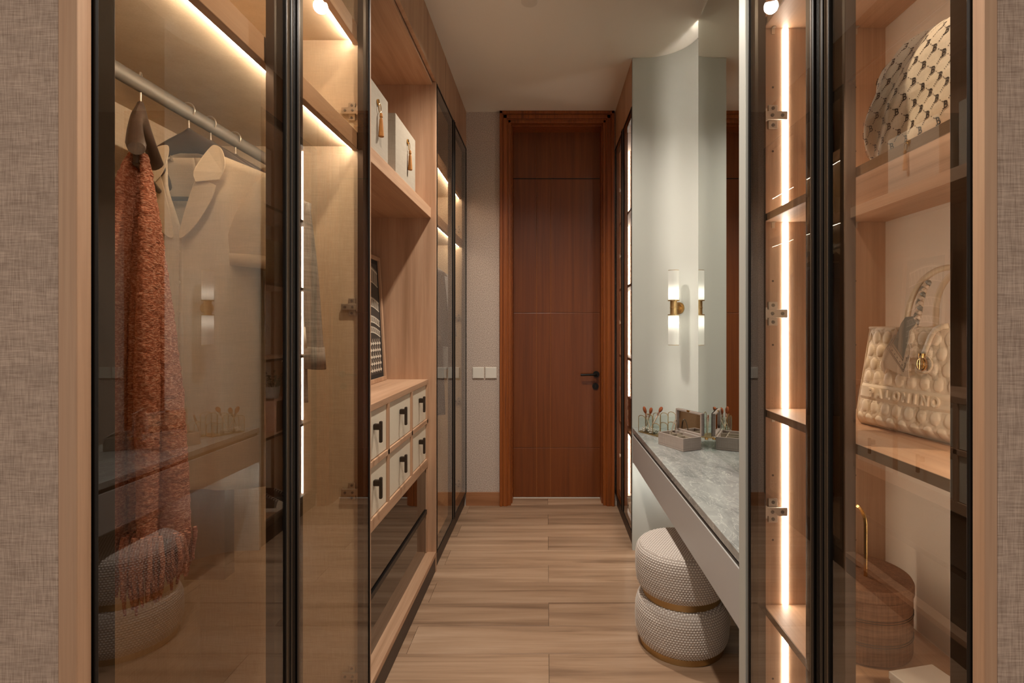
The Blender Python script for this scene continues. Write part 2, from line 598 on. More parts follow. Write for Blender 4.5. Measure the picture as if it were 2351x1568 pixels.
# ------------------------------------------------------------------ the door
door = thing('door_1', None, None, (0.08, LY, 0), kind='structure')
steps = [(0.000, 0.022, 4.068), (0.022, 0.030, 4.078), (0.030, 0.058, 4.072), (0.058, 0.066, 4.082), (0.066, 0.086, 4.090), (0.086, 0.094, 4.14)]
for side in (0, 1, 2):
    fb = MB()
    for a, b2, yy in steps:
        if side == 0:
            fb.box(DX0 + a, DX0 + b2, yy, LY + 0.03, 0, ZC - 0.002 - a)
        elif side == 1:
            fb.box(DX1 - b2, DX1 - a, yy, LY + 0.03, 0, ZC - 0.002 - a)
        else:
            fb.box(DX0 + a, DX1 - a, yy, LY + 0.03, ZC - 0.002 - b2, ZC - 0.002 - a)
    fb.build('frame', 'door_frame', door, bevel=0.002)
zs = [0.008, 0.41, 1.514, 2.611, 2.995]
xs = [LX0, -0.082, 0.032, LX1]
M['groove_highlight'], _, _ = new_mat('groove_highlight', lin(176, 108, 58), 0.4)  # paler leaf colour paints the bright highlight lines in the grooves
leaf = bx('leaf', 'groove_highlight', door, LX0, LX1, LY + 0.006, LY + 0.045, 0.006, 2.995, bevel=0)
for i in range(3):
    for j in range(4):
        g = 0.0017
        gt = 0.004 if j == 2 else g
        gb = 0.004 if j == 3 else g
        bx('panel', 'door', door, xs[i] + g, xs[i + 1] - g, LY, LY + 0.007, zs[j] + gb, zs[j + 1] - gt, bevel=0.0018)
hb = MB()
hb.cyl((0.405, LY, 1.012), (0.405, LY - 0.010, 1.012), 0.026, 28)
hb.cyl((0.405, LY - 0.010, 1.012), (0.405, LY - 0.050, 1.012), 0.010, 16)
hb.tube([(0.405, LY - 0.045, 1.012), (0.39, LY - 0.052, 1.012), (0.275, LY - 0.052, 1.010)], 0.0095, 12)
hb.build('handle', 'black', door, smooth=True)
MB().cyl((0.399, LY, 0.914), (0.399, LY - 0.009, 0.914), 0.026, 28).build('lock', 'black', door, smooth=True)
MB().box(0.396, 0.402, LY - 0.0105, LY - 0.008, 0.902, 0.926).build('keyhole', 'bronze', door)
bx('gap_light', 'white', door, LX0 - 0.002, LX1 + 0.002, LY - 0.012, LY + 0.04, 0.0003, 0.003, bevel=0.0005)  # no sill: pale strip painted for the light under the door
bx('transom_gap', 'black', door, LX0, LX1, LY + 0.003, LY + 0.0062, 2.6075, 2.6145, bevel=0)

for i, (a, b2) in enumerate(((-0.580, -0.491), (-0.4806, -0.392))):
    t = thing('light_switch', 'square beige light switch plate, %s' % ('left one of the pair beside the glass wardrobe' if i == 0 else 'right one of the pair next to the door frame'), 'switch', ((a + b2) / 2, YB, 0.994))
    bx('plate', 'white', t, a, b2, YB - 0.009, YB - 0.0004, 0.994, 1.083, 0.002)
    bx('rocker', 'white', t, a + 0.004, b2 - 0.004, YB - 0.0125, YB - 0.009, 0.998, 1.079, 0.0015)


# ------------------------------------------------------------------ framed glass doors
def glass_door(parent, s, xf, y0, y1, z0, z1, meet):
    """s = -1: cabinet lies to the left of its front plane, +1 to the right; meet: +1 the pull profile is on the y1 side, -1 on the y0 side"""
    X = lambda d: xf + s * d
    pw = 0.036
    a0, a1 = (y0 + 0.007, y1 - pw) if meet > 0 else (y0 + pw, y1 - 0.007)
    d = MB().box(X(0.0), X(0.005), a0, a1, z0 + 0.007, z1 - 0.007).build('door', 'glass', parent)
    e = MB()
    o0, o1 = (y0 + 0.0015, y0 + 0.007) if meet > 0 else (y1 - 0.007, y1 - 0.0015)
    e.box(X(-0.003), X(0.024), o0, o1, z0, z1)
    for a, b2 in ((z0, z0 + 0.007), (z1 - 0.007, z1)):
        e.box(X(-0.003), X(0.024), a0, a1, a, b2)
    e.build('edge_trim', 'black', d, bevel=0.0008)
    f = MB()
    n0, n1 = (y0 + 0.009, a1 - 0.036) if meet > 0 else (a0, y1 - 0.046)
    f.box(X(0.006), X(0.026), n0, n0 + 0.037, z0 + 0.008, z1 - 0.008)
    f.box(X(0.006), X(0.026), n1, n1 + 0.037, z0 + 0.008, z1 - 0.008)
    f.box(X(0.006), X(0.026), n0 + 0.037, n1, z0 + 0.008, z0 + 0.046)
    f.box(X(0.006), X(0.026), n0 + 0.037, n1, z1 - 0.046, z1 - 0.008)
    f.build('frame', 'bronze', d, bevel=0.001)
    # finger-pull profile along the meeting edge: ribs and dark grooves
    m0 = y1 if meet > 0 else y0
    Y = lambda u: m0 - meet * u
    p = MB()
    p.box(X(0.002), X(0.026), Y(0.0015), Y(pw), z0, z1)
    p.box(X(-0.006), X(0.004), Y(0.0015), Y(0.0045), z0, z1)
    p.box(X(-0.008), X(0.004), Y(0.013), Y(0.021), z0, z1)
    p.box(X(-0.004), X(0.004), Y(0.031), Y(pw), z0, z1)
    p.build('pull_profile', 'black', d, bevel=0.0006)
    t = MB()
    for u in (0.0046, 0.0212, 0.0302):
        t.box(X(-0.0045), X(0.003), Y(u), Y(u + 0.0016), z0, z1)
    t.build('bead', 'bronze_light', d)
    return d


def hinge(parent, s, xf, yface, z):
    """hinge screwed to the far side panel, arm reaching to the door frame"""
    X = lambda d: xf + s * d
    h = MB()
    h.box(X(0.030), X(0.088), yface - 0.016, yface - 0.004, z - 0.011, z + 0.011)
    h.box(X(0.042), X(0.066), yface - 0.006, yface, z - 0.031, z + 0.031)
    h.box(X(0.024), X(0.034), yface - 0.020, yface - 0.010, z - 0.016, z + 0.016)
    o = h.build('hinge', 'steel', parent, bevel=0.0015)
    sc = MB()
    for dx, dz, yy in ((0.054, 0.022, 0.006), (0.054, -0.022, 0.006), (0.048, 0, 0.016), (0.074, 0, 0.016)):
        sc.cyl((X(dx), yface - yy, z + dz), (X(dx), yface - yy - 0.0015, z + dz), 0.0045, 12)
    sc.build('screw', 'rail', o)['kind'] = 'stuff'


# ------------------------------------------------------------------ left wardrobes
XBK = -1.22


def wardrobe(label, y0, y1, loc_label):
    t = thing('wardrobe', label, 'wardrobe', (XL - 0.3, (y0 + y1) / 2, 0))
    X = lambda d: XL - d
    for a, b2 in ((y0 + 0.001, y0 + 0.019), (y1 - 0.019, y1 - 0.001)):
        bx('side_panel', 'linen', t, X(0.030), XBK - 0.018, a, b2, 0.001, 2.798, 0)
        bx('edge_strip', 'oak', t, X(0.028), X(0.0305), a, b2, 0.001, 2.798, 0)
    bx('back_panel', 'linen', t, XBK - 0.018, XBK, y0 + 0.019, y1 - 0.019, 0.10, 2.78, 0)
    bx('bottom_panel', 'oak_y', t, X(0.030), XBK, y0 + 0.019, y1 - 0.019, 0.085, 0.105)
    bx('top_panel', 'linen', t, X(0.030), XBK, y0 + 0.019, y1 - 0.019, 2.78, 2.798)
    bx('plinth', 'plinth', t, X(0.012), X(0.030), y0 + 0.001, y1 - 0.001, 0.001, 0.095)
    for z in (2.036, 2.41):
        sh = bx('shelf', 'linen', t, X(0.052), XBK, y0 + 0.0195, y1 - 0.0195, z, z + 0.036, 0)
        bx('shelf_edge', 'oak_y', sh, X(0.030), X(0.052), y0 + 0.0195, y1 - 0.0195, z - 0.016, z + 0.044)
        if z < 2.2:
            bx('light_strip', 'led_warm', sh, X(0.0522), X(0.0545), y0 + 0.03, y1 - 0.03, z - 0.0155, z - 0.0095, 0)
        else:
            bx('light_strip', 'led_warm', sh, X(0.0522), X(0.0545), y0 + 0.03, y1 - 0.03, z - 0.0155, z - 0.0095, 0)
    r = MB()
    pr = [(0.0115 * math.cos(a) , 0.019 * math.sin(a)) for a in [2 * PI * k / 16 for k in range(16)]]
    r.grid([[(-0.93 + dx, yy, 1.955 + dz) for dx, dz in pr] for yy in (y0 + 0.02, y1 - 0.02)], cv=True, caps=True)
    r.build('clothes_rail', 'rail', t, smooth=True)
    ym = (y0 + y1) / 2
    glass_door(t, -1, XL, y0, ym, 0.10, 2.795, 1)
    glass_door(t, -1, XL, ym, y1, 0.10, 2.795, -1)
    for z in (0.176, 0.82, 1.469, 2.156):
        hinge(t, -1, XL, y1 - 0.019, z)
    return t


YA0, YA1, YC0 = YL0 + 0.021, 1.862, 3.003
wardrobe('near left wardrobe with bronze glass doors, rust scarf and blouse hanging inside', YA0, YA1, '')
wardrobe('narrow looking far left wardrobe with bronze glass doors beside the wallpapered wall', YC0, YB - 0.002, '')

# ------------------------------------------------------------------ open bay with the chest of drawers
y0, y1 = YA1 + 0.001, YC0 - 0.001
un = thing('shelving_unit', 'open oak shelving bay between the two glass wardrobes', 'shelving', (XL - 0.2, (y0 + y1) / 2, 0))
for a, b2 in ((y0, y0 + 0.018), (y1 - 0.018, y1)):
    bx('side_panel', 'oak', un, XL - 0.001, -1.02, a, b2, 0.001, 2.798)
bx('back_panel', 'oak', un, -1.018, -1.0, y0 + 0.018, y1 - 0.018, 0.02, 2.78, 0)
bx('top_panel', 'oak_y', un, XL - 0.021, -1.0, y0 + 0.018, y1 - 0.018, 2.78, 2.798)
bx('shelf', 'oak_y', un, XL - 0.029, -1.0, y0 + 0.0185, y1 - 0.0185, 2.020, 2.078)
bx('plinth', 'plinth', un, XL - 0.004, XL - 0.03, y0 + 0.0185, y1 - 0.0185, 0.001, 0.088)

ch = thing('chest_of_drawers', 'built-in oak chest with six cream drawers above two black glass drawers', 'drawers', (-0.84, (y0 + y1) / 2, 0.09))
c0, c1 = y0 + 0.0185, y1 - 0.0185
XF = -0.676
bx('counter_top', 'oak_y', ch, XF, -0.9995, c0, c1, 1.072, 1.100)
bx('base_board', 'oak_y', ch, XL - 0.0, -0.9995, c0, c1, 0.090, 0.116)
bx('front_ledge', 'oak_y', ch, XF, -0.72, c0, c1, 0.604, 0.652)
bx('middle_rail', 'oak_y', ch, XF, -0.72, c0, c1, 0.852, 0.876)
cols = [1.884, 2.243, 2.618, 2.964]
for yy in (1.862 + 0.02, 2.230, 2.620, 2.958):
    bx('divider', 'oak', ch, XF, -0.72, yy, yy + (0.024 if yy < 2.95 else c1 - 2.958), 0.652, 1.072)
bx('side_board', 'oak', ch, XF - 0.004, -0.72, c1 - 0.02, c1, 0.116, 0.604)
bx('core', 'plinth', ch, -0.72, -0.9995, c0, c1, 0.116, 1.072, 0)
yd = [(1.907, 2.229), (2.255, 2.619), (2.645, 2.957)]
for zr0, zr1 in ((0.655, 0.850), (0.879, 1.070)):
    for a, b2 in yd:
        d = bx('drawer', 'cream', ch, XF - 0.008, -0.712, a + 0.001, b2 - 0.001, zr0, zr1, 0.001)
        yc, zc = (a + b2) / 2, (zr0 + zr1) / 2 + 0.012
        hd = MB()
        hd.box(XF - 0.008, XF + 0.020, yc - 0.010, yc + 0.010, zc + 0.006, zc + 0.030)
        pts = []
        hd.box(XF + 0.014, XF + 0.026, yc - 0.008, yc + 0.008, zc - 0.045, zc + 0.040)
        hd.build('handle', 'bronze', d, bevel=0.004)
for z0, z1 in ((0.118, 0.340), (0.366, 0.600)):
    d = bx('glass_drawer', 'smoke', ch, XF - 0.010, XF - 0.022, c0 + 0.001, c1 - 0.021, z0, z1, 0.0008)
    bx('finger_rail', 'black', d, XF - 0.002, XF - 0.022, c0 + 0.001, c1 - 0.021, z1 + 0.0005, z1 + (0.024 if z1 < 0.4 else 0.0035), 0.001)

# picture leaning on the chest
FRY0, FRY1, FRX, FRZ, FRT = 2.62, 2.955, -0.915, 1.1008, 1.79
fr = thing('picture_frame', 'black and white staircase picture in oak frame leaning on the chest', 'picture', (0, 0, 0))
w, h = FRY1 - FRY0, FRT - FRZ
fb = MB()
for a, b2, c, d in ((0, w, 0, 0.022), (0, w, h - 0.022, h), (0, 0.022, 0.022, h - 0.022), (w - 0.022, w, 0.022, h - 0.022)):
    fb.box(-0.012, 0.012, a, b2, c, d)
fb.build('frame', 'oak', fr, bevel=0.001)
bx('backing', 'ink', fr, -0.010, 0.002, 0.0222, w - 0.0222, 0.0222, h - 0.0222, 0)
pr_l, pr_m, pr_d = MB(), MB(), MB()
ix0, ix1, iz0, iz1 = 0.045, w - 0.045, 0.045, h - 0.045
M['print_l'], _, _ = new_mat('print_light', lin(214, 204, 186), 0.7)
M['print_m'], _, _ = new_mat('print_mid', lin(138, 126, 112), 0.7)
M['print_d'], _, _ = new_mat('print_dark', lin(58, 50, 44), 0.7)
pr_d.box(0.002, 0.0024, ix0, ix1, iz0, iz1)
nx = 7
rw = (ix1 - ix0) / nx
rh = 0.036
for j in range(5):
    for i in range(nx):
        cx = ix0 + rw * (i + 0.5)
        cz = iz0 + 0.02 + j * rh
        pr_l.slab3([(0.0024, cx - rw / 2, cz), (0.0024, cx, cz - rh * .28), (0.0024, cx + rw / 2, cz), (0.0024, cx, cz + rh * .28)], (1, 0, 0), 0.0003)
        pr_m.slab3([(0.0024, cx - rw / 2, cz), (0.0024, cx - rw / 2, cz + rh * .55), (0.0024, cx, cz + rh * .8), (0.0024, cx, cz + rh * .28)], (1, 0, 0), 0.0002)
for k, (zc, th) in enumerate(((0.245, 0.03), (0.300, 0.034), (0.385, 0.05), (0.520, 0.085))):
    n = 18
    for i in range(n):
        a0, a1 = i / n, (i + 1) / n
        za = lambda t: zc + 0.028 * math.sin(PI * (0.15 + 0.85 * t))
        ya, yb = ix0 + (ix1 - ix0) * a0, ix0 + (ix1 - ix0) * a1
        pr_m.slab3([(0.0024, ya, za(a0)), (0.0024, yb, za(a1)), (0.0024, yb, za(a1) + th), (0.0024, ya, za(a0) + th)], (1, 0, 0), 0.0002)
        pr_l.slab3([(0.0024, ya, za(a0) - 0.005), (0.0024, yb, za(a1) - 0.005), (0.0024, yb, za(a1)), (0.0024, ya, za(a0))], (1, 0, 0), 0.0003)
        pr_l.slab3([(0.0024, ya, za(a0) + th * .8), (0.0024, yb, za(a1) + th * .8), (0.0024, yb, za(a1) + th * .9), (0.0024, ya, za(a0) + th * .9)], (1, 0, 0), 0.0004)
        if i % 2 == 0:
            pr_l.slab3([(0.0024, ya, za(a0)), (0.0024, ya + 0.003, za(a0)), (0.0024, yb + 0.004, za(a1) + th * .8), (0.0024, yb, za(a1) + th * .8)], (1, 0, 0), 0.0004)
pr_d.build('print', 'print_d', fr)
pr_m.build('print', 'print_m', fr)['kind'] = 'stuff'
pr_l.build('print', 'print_l', fr)['kind'] = 'stuff'
fr.location = (FRX, FRY0, FRZ)
fr.rotation_euler = (0, -math.radians(3.2), 0)


# storage boxes on the shelf
def storage_box(ya, yb, lab):
    t = thing('storage_box', lab, 'box', (-0.82, (ya + yb) / 2, 2.0785), 'linen storage boxes on the open shelf')
    bx('body', 'boxlinen', t, -0.672, -0.985, ya, yb, 2.079, 2.352, 0.003)
    yc = (ya + yb) / 2 + 0.02
    xx = -0.672
    k = MB()
    k.cyl((xx, yc, 2.292), (xx + 0.006, yc, 2.292), 0.012, 16)
    ring = [(xx + 0.007, yc + 0.014 + 0.013 * math.sin(a) - 0.006, 2.272 + 0.018 * math.cos(a)) for a in [2 * PI * i / 20 for i in range(21)]]
    k.tube(ring, 0.0016, 6, caps=False)
    k.build('knob', 'gold', t, smooth=True)
    q = MB()
    q.lathe([(0.002, 0.0), (0.006, -0.006), (0.0065, -0.018), (0.004, -0.02), (0.007, -0.03), (0.011, -0.095), (0.009, -0.097)], (xx + 0.012, yc + 0.008, 2.254), 12)
    q.build('tassel', 'tassel', t, smooth=True)
    return t


M['tassel'] = cloth('gold_thread', lin(176, 118, 60), 0.6, 600)
storage_box(1.90, 2.215, 'left one of two pale linen tasselled boxes on the open oak shelf')
storage_box(2.325, 2.675, 'right one of two pale linen tasselled boxes on the open oak shelf')

# ------------------------------------------------------------------ right display cabinets
XD = 0.888


def display_cabinet(label, y0, y1, holes=True, led=0.081):
    t = thing('display_cabinet', label, 'cabinet', (XR + 0.17, (y0 + y1) / 2, 0))
    X = lambda d: XR + d
    for a, b2 in ((y0 + 0.001, y0 + 0.017), (y1 - 0.018, y1 - 0.001)):
        bx('side_panel', 'oak', t, X(0.0275), XD + 0.018, a, b2, 0.001, 2.788, 0)
    bx('back_panel', 'back_cream', t, XD, XD + 0.018, y0 + 0.017, y1 - 0.018, 0.10, 2.77, 0)
    bx('top_panel', 'oak_y', t, X(0.0275), XD, y0 + 0.017, y1 - 0.018, 2.77, 2.788)
    bx('plinth', 'plinth', t, X(0.012), X(0.028), y0 + 0.001, y1 - 0.001, 0.001, 0.095)
    yf = y1 - 0.018
    zz = [0.10, 0.672, 1.185, 1.692, 2.20]
    for z in zz:
        s = bx('shelf', 'oak_y', t, X(0.032), XD - 0.0005, y0 + 0.0175, yf - 0.0005, z - 0.018, z)
        bx('shelf_edge', 'oak_edge', s, X(0.030), X(0.032), y0 + 0.0175, yf - 0.0005, z - 0.018, z, 0)
        if z > 0.2:
            for dx in (0.052, 0.268):
                MB().prism([(yf - 0.012, z - 0.020), (yf - 0.003, z - 0.020), (yf - 0.003, z - 0.034), (yf - 0.0003, z - 0.034), (yf - 0.0003, z - 0.0182), (yf - 0.012, z - 0.0182)], X(dx), X(dx + 0.008)).turn().build('shelf_pin', 'steel', s)
    zz.append(2.788)
    for a, b2 in zip(zz[:-1], zz[1:]):
        bx('light_strip', 'led', t, X(led), X(led + 0.014), yf - 0.003, yf - 0.0005, a + 0.001, b2 - 0.0195, 0)
        bx('light_strip', 'led', t, X(0.080), X(0.097), y0 + 0.0175, y0 + 0.020, a + 0.001, b2 - 0.0195, 0)  # added strip on the unseen near side, fills the interior with light
        if holes:
            p = MB()
            for f in (0.33, 0.66):
                for dx in (0.056, 0.272):
                    z = a + (b2 - a) * f
                    p.cyl((X(dx), yf, z), (X(dx), yf - 0.0006, z), 0.0028, 10)
            p.build('pin_hole', 'dot', t)['kind'] = 'stuff'
    ym = (y0 + y1) / 2
    glass_door(t, 1, XR, y0, ym, 0.10, 2.787, 1)
    glass_door(t, 1, XR, ym, y1, 0.10, 2.787, -1)
    for z in (0.40, 0.92, 1.434, 1.948, 2.46):
        hinge(t, 1, XR, yf, z)
    return t


display_cabinet('near right display cabinet with bronze glass doors holding bags and a hat box', YR0 + 0.018, 1.388)
display_cabinet('far right display cabinet with bronze glass doors beside the brown door', 3.294, YB - 0.002, True, 0.100)

# ------------------------------------------------------------------ vanity
desk_poly = [(XR, 1.459)] + [(0.8875, 1.459)] + [(x - 0.0006, y - 0.0006) for x, y in reversed(arc)]
desk_poly[-1] = (XR, 3.2714)
vn = thing('vanity_desk', 'built-in vanity desk with grey marble top and deep grey apron', 'desk', (0.7, 2.36, 0.55))
MB().prism(desk_poly, 0.741, 0.769).build('marble_top', 'marble', vn, bevel=0.0015)
bx('recess_channel', 'black', vn, XR + 0.012, XR + 0.03, 1.459, 3.269, 0.700, 0.741, 0)
bx('apron', 'taupe', vn, XR + 0.001, XR + 0.019, 1.459, 3.2705, 0.555, 0.722, 0.0012)
bx('drawer_box', 'taupe', vn, XR + 0.02, 0.84, 1.47, 2.98, 0.60, 0.70, 0)
bx('light_strip', 'led_added', vn, 0.58, 0.80, 2.9802, 2.984, 0.612, 0.630, 0)  # added hidden strip that brightens the niche wall under the desk

mi = MB().box(0.831, 0.836, 1.4585, 2.862, 0.7695, ZC - 0.002).build('wall_mirror', ['mirror'], origin=(0.833, 2.16, 0.7695))
tag(mi, 'tall frameless mirror standing on the marble top of the vanity', 'mirror')
bx('edge', 'chrome', mi, 0.8309, 0.836, 2.862, 2.8628, 0.7695, ZC - 0.002, 0)
b = MB()
b.box(0.842, 0.849, 2.83, 2.834, 0.80, ZC - 0.01)
b.box(0.842, 0.858, 2.70, 2.83, ZC - 0.03, ZC - 0.012)
ls = b.build('light_strip', 'led_mirror', mi)
bx('mounting_block', 'white', mi, 0.8365, 0.885, 1.6, 2.6, 1.2, 2.7, 0)

# wall lamp
nx_, ny_ = -0.72, -0.69
WP = Vector((0.8105, 3.185, 1.513))
WC = Vector((0.756, 3.112, 1.513))
sc = thing('wall_lamp', 'brass wall lamp with two lit frosted glass tubes', 'lamp', (0, 0, 0))
back = MB()
nrm = Vector((-0.745, -0.667, 0)).normalized()
rel = WP - WC
back.cyl(tuple(rel), tuple(rel + nrm * 0.012), 0.036, 32)
back.cyl(tuple(rel + nrm * 0.012), tuple(rel + nrm * 0.020), 0.029, 32)
back.build('back_plate', 'antique', sc, smooth=True)
MB().cyl(tuple(rel + nrm * 0.018), (0, 0, 0), 0.011, 16).build('arm', 'antique', sc, smooth=True)
MB().lathe([(0.030, -0.046), (0.034, -0.0455), (0.034, -0.040), (0.021, -0.0395), (0.021, -0.004), (0.0225, -0.003), (0.0225, 0.003), (0.021, 0.004), (0.021, 0.0395), (0.034, 0.040), (0.034, 0.0455), (0.030, 0.046)], (0, 0, 0), 32).build('body', 'antique', sc, smooth=True)
for sgn in (1, -1):
    q = MB().lathe([(0.0305, 0.0462 * sgn), (0.0315, 0.06 * sgn), (0.0315, 0.2215 * sgn), (0.0295, 0.2222 * sgn)], (0, 0, 0), 32)
    g = q.build('glass_tube', 'sconce', sc, smooth=True)
    MB().lathe([(0.0318, 0.2205 * sgn), (0.0318, 0.223 * sgn), (0.029, 0.223 * sgn)], (0, 0, 0), 32).build('rim', 'antique', g, smooth=True)
sc.location = WC


# ------------------------------------------------------------------ stool
def knot_surface(prof, n, pitch, amp, R):
    """lathe of profile points with woven knots standing out of it"""
    prof = np.array(prof)
    seg = np.hypot(np.diff(prof[:, 0]), np.diff(prof[:, 1]))
    s = np.concatenate([[0], np.cumsum(seg)])
    ms = int(s[-1] / (pitch / 5.0))
    ss = np.linspace(0, s[-1], ms)
    r = np.interp(ss, s, prof[:, 0]); z = np.interp(ss, s, prof[:, 1])
    for _ in range(6):
        r[1:-1] = (r[:-2] + 2 * r[1:-1] + r[2:]) / 4
        z[1:-1] = (z[:-2] + 2 * z[1:-1] + z[2:]) / 4
    dr, dz = np.gradient(r), np.gradient(z)
    L = np.hypot(dr, dz) + 1e-9
    nr, nz = dz / L, -dr / L
    th = np.linspace(0, 2 * PI, n, endpoint=False)
    T, S = np.meshgrid(th, ss)
    Rr = r[:, None] + 0 * T
    Zz = z[:, None] + 0 * T
    NR, NZ = nr[:, None] + 0 * T, nz[:, None] + 0 * T
    top = NZ > 0.72
    u = np.where(top, Rr * np.cos(T), T * R)
    v = np.where(top, Rr * np.sin(T), S)
    cu = u / pitch; cv = v / (pitch * 0.8)
    rowi = np.floor(cv)
    fu = (cu + 0.5 * (rowi % 2)) % 1.0 - 0.5
    fv = cv - rowi - 0.5
    k = np.clip(1 - (fu * 2.1) ** 2 - (fv * 2.2) ** 2, 0, 1)
    rr = Rr + NR * amp * k
    zz = Zz + NZ * amp * k
    P = np.stack([rr * np.cos(T), rr * np.sin(T), zz], -1)
    return P, k


st = thing('pouf_stool', 'round two-tier boucle stool with gold bands tucked under the vanity', 'stool', (0, 0, 0))
for nm, prof in (('lower_cushion', [(0.168, 0.026), (0.186, 0.030), (0.199, 0.060), (0.2015, 0.11), (0.200, 0.165), (0.190, 0.200), (0.172, 0.2165), (0.15, 0.2175)]),
                 ('upper_cushion', [(0.158, 0.2465), (0.178, 0.250), (0.195, 0.276), (0.200, 0.325), (0.200, 0.385), (0.194, 0.418), (0.178, 0.436), (0.15, 0.4405), (0.10, 0.442), (0.05, 0.4425), (0.002, 0.4425)])):
    P, k = knot_surface(prof, 420, 0.0125, 0.0032, 0.2)
    q = MB().grid(P, cv=True, caps=True)
    q.att = list(k.reshape(-1))
    q.build(nm, 'boucle', st, smooth=True)
MB().lathe([(0.176, 0.0005), (0.182, 0.001), (0.182, 0.026), (0.16, 0.0265)], (0, 0, 0), 64).build('base_band', 'antique', st, smooth=True)
MB().lathe([(0.15, 0.2172), (0.169, 0.2174), (0.169, 0.247), (0.15, 0.2472)], (0, 0, 0), 64).build('middle_band', 'antique', st, smooth=True)
st.location = (0.600, 2.329, 0.0)

# ------------------------------------------------------------------ downlights
for i, (xx, yy) in enumerate(DOWNLIGHTS):
    lab = ['recessed chrome downlight in the ceiling above the far part of the passage', 'recessed chrome downlight above the near part of the passage', 'added unseen chrome downlight in front of the left wallpapered wall'][i]
    t = thing('downlight', lab, 'downlight', (xx, yy, ZC))
    MB().lathe([(0.030, -0.004), (0.042, -0.0035), (0.042, -0.0002), (0.030, -0.0002)], (xx, yy, ZC), 32).build('rim', 'white', t, smooth=True)
    MB().grid([[(xx + r * math.cos(2 * PI * j / 32), yy + r * math.sin(2 * PI * j / 32), ZC + z) for j in range(32)] for r, z in ((0.034, -0.0035), (0.026, -0.0012), (0.018, -0.0008))], cv=True).build('reflector', 'chrome', t, smooth=True)
    MB().cyl((xx, yy, ZC - 0.001), (xx, yy, ZC - 0.0006), 0.017, 24).build('lens', 'bulb', t)


# ------------------------------------------------------------------ hangers and clothes
def hanger(label, x, y, rot, group='clothes hangers on the near wardrobe rail', hook_z=1.9825):
    """origin at the top of the hook"""
    t = thing('clothes_hanger', label, 'hanger', (0, 0, 0), group)
    b = MB()
    rows = []
    n = 25
    for i in range(n):
        u = -1 + 2 * i / (n - 1)
        a = abs(u)
        zc = -0.098 - 0.122 * (a ** 1.3)
        hh = 0.028 - 0.011 * a
        if a < 0.12:
            hh += 0.006 * (1 - a / 0.12)
        dd = 0.011 + 0.008 * a ** 2
        if i in (0, n - 1):
            hh, dd = hh * 0.82, dd * 0.8
        yy = 0.022 * a * a
        xx = 0.205 * u
        rows.append([(xx + (0 if u == 0 else -0.35 * math.copysign(1, u) * zz * 0.5), yy + dy, zc + zz) for dy, zz in [(dd * math.cos(2 * PI * k / 12), hh * math.sin(2 * PI * k / 12)) for k in range(12)]])
    b.grid(rows, cv=True, caps=True)
    b.build('body', 'hanger', t, smooth=True)
    h = MB()
    pts = [(0.0, 0, -0.075), (0.0, 0, -0.045), (0.004, 0, -0.036)]
    for k in range(12):
        a = math.radians(-25 + 205 * k / 11)
        pts.append((0.0 + 0.0185 * math.cos(a) - 0.004, 0, -0.0205 + 0.0205 * math.sin(a)))
    h.tube(pts, 0.0019, 8)
    h.build('hook', 'steel', t, smooth=True)
    MB().cyl((-0.185, 0.018, -0.246), (0.185, 0.018, -0.246), 0.006, 12).build('bar', 'hanger', t, smooth=True)
    wv = MB()
    wv.tube([(-0.19, 0.0195, -0.205), (-0.185, 0.018, -0.246)], 0.0055, 8)
    wv.tube([(0.19, 0.0195, -0.205), (0.185, 0.018, -0.246)], 0.0055, 8)
    wv.build('bar_support', 'hanger', t, smooth=True)
    t.location = (x, y, hook_z)
    t.rotation_euler = (0, 0, rot)
    return t


RX = -0.93
h1 = hanger('dark hanger turned edge-on that carries the rust scarf', RX, 1.197, math.radians(-62))
h1.scale = (0.80, 1, 1)
hanger('dark hanger inside the cream blouse', RX, 1.359, math.radians(3))
hanger('dark hanger inside the white shirt, third from the left on the rail', RX, 1.447, math.radians(-2))
hanger('dark hanger inside the grey knit coat, rightmost on the near rail', RX, 1.563, math.radians(4))


def round_poly(pts, keep, it=2):
    pts = [(Vector(p), k in keep) for k, p in enumerate(pts)]
    for _ in range(it):
        out = []
        n = len(pts)
        for k in range(n):
            p, sharp = pts[k]
            if sharp:
                out.append((p, True))
            else:
                a, b2 = pts[k - 1][0], pts[(k + 1) % n][0]
                out.append((p * 0.75 + a * 0.25, False)); out.append((p * 0.75 + b2 * 0.25, False))
        pts = out
    return [tuple(p) for p, _ in pts]


def fold(x, z, ph, amp):
    return amp * (math.sin(x * 46 + ph + 2.0 * z) * 0.6 + math.sin(x * 83 + 1.7 * ph - 3.1 * z) * 0.4)


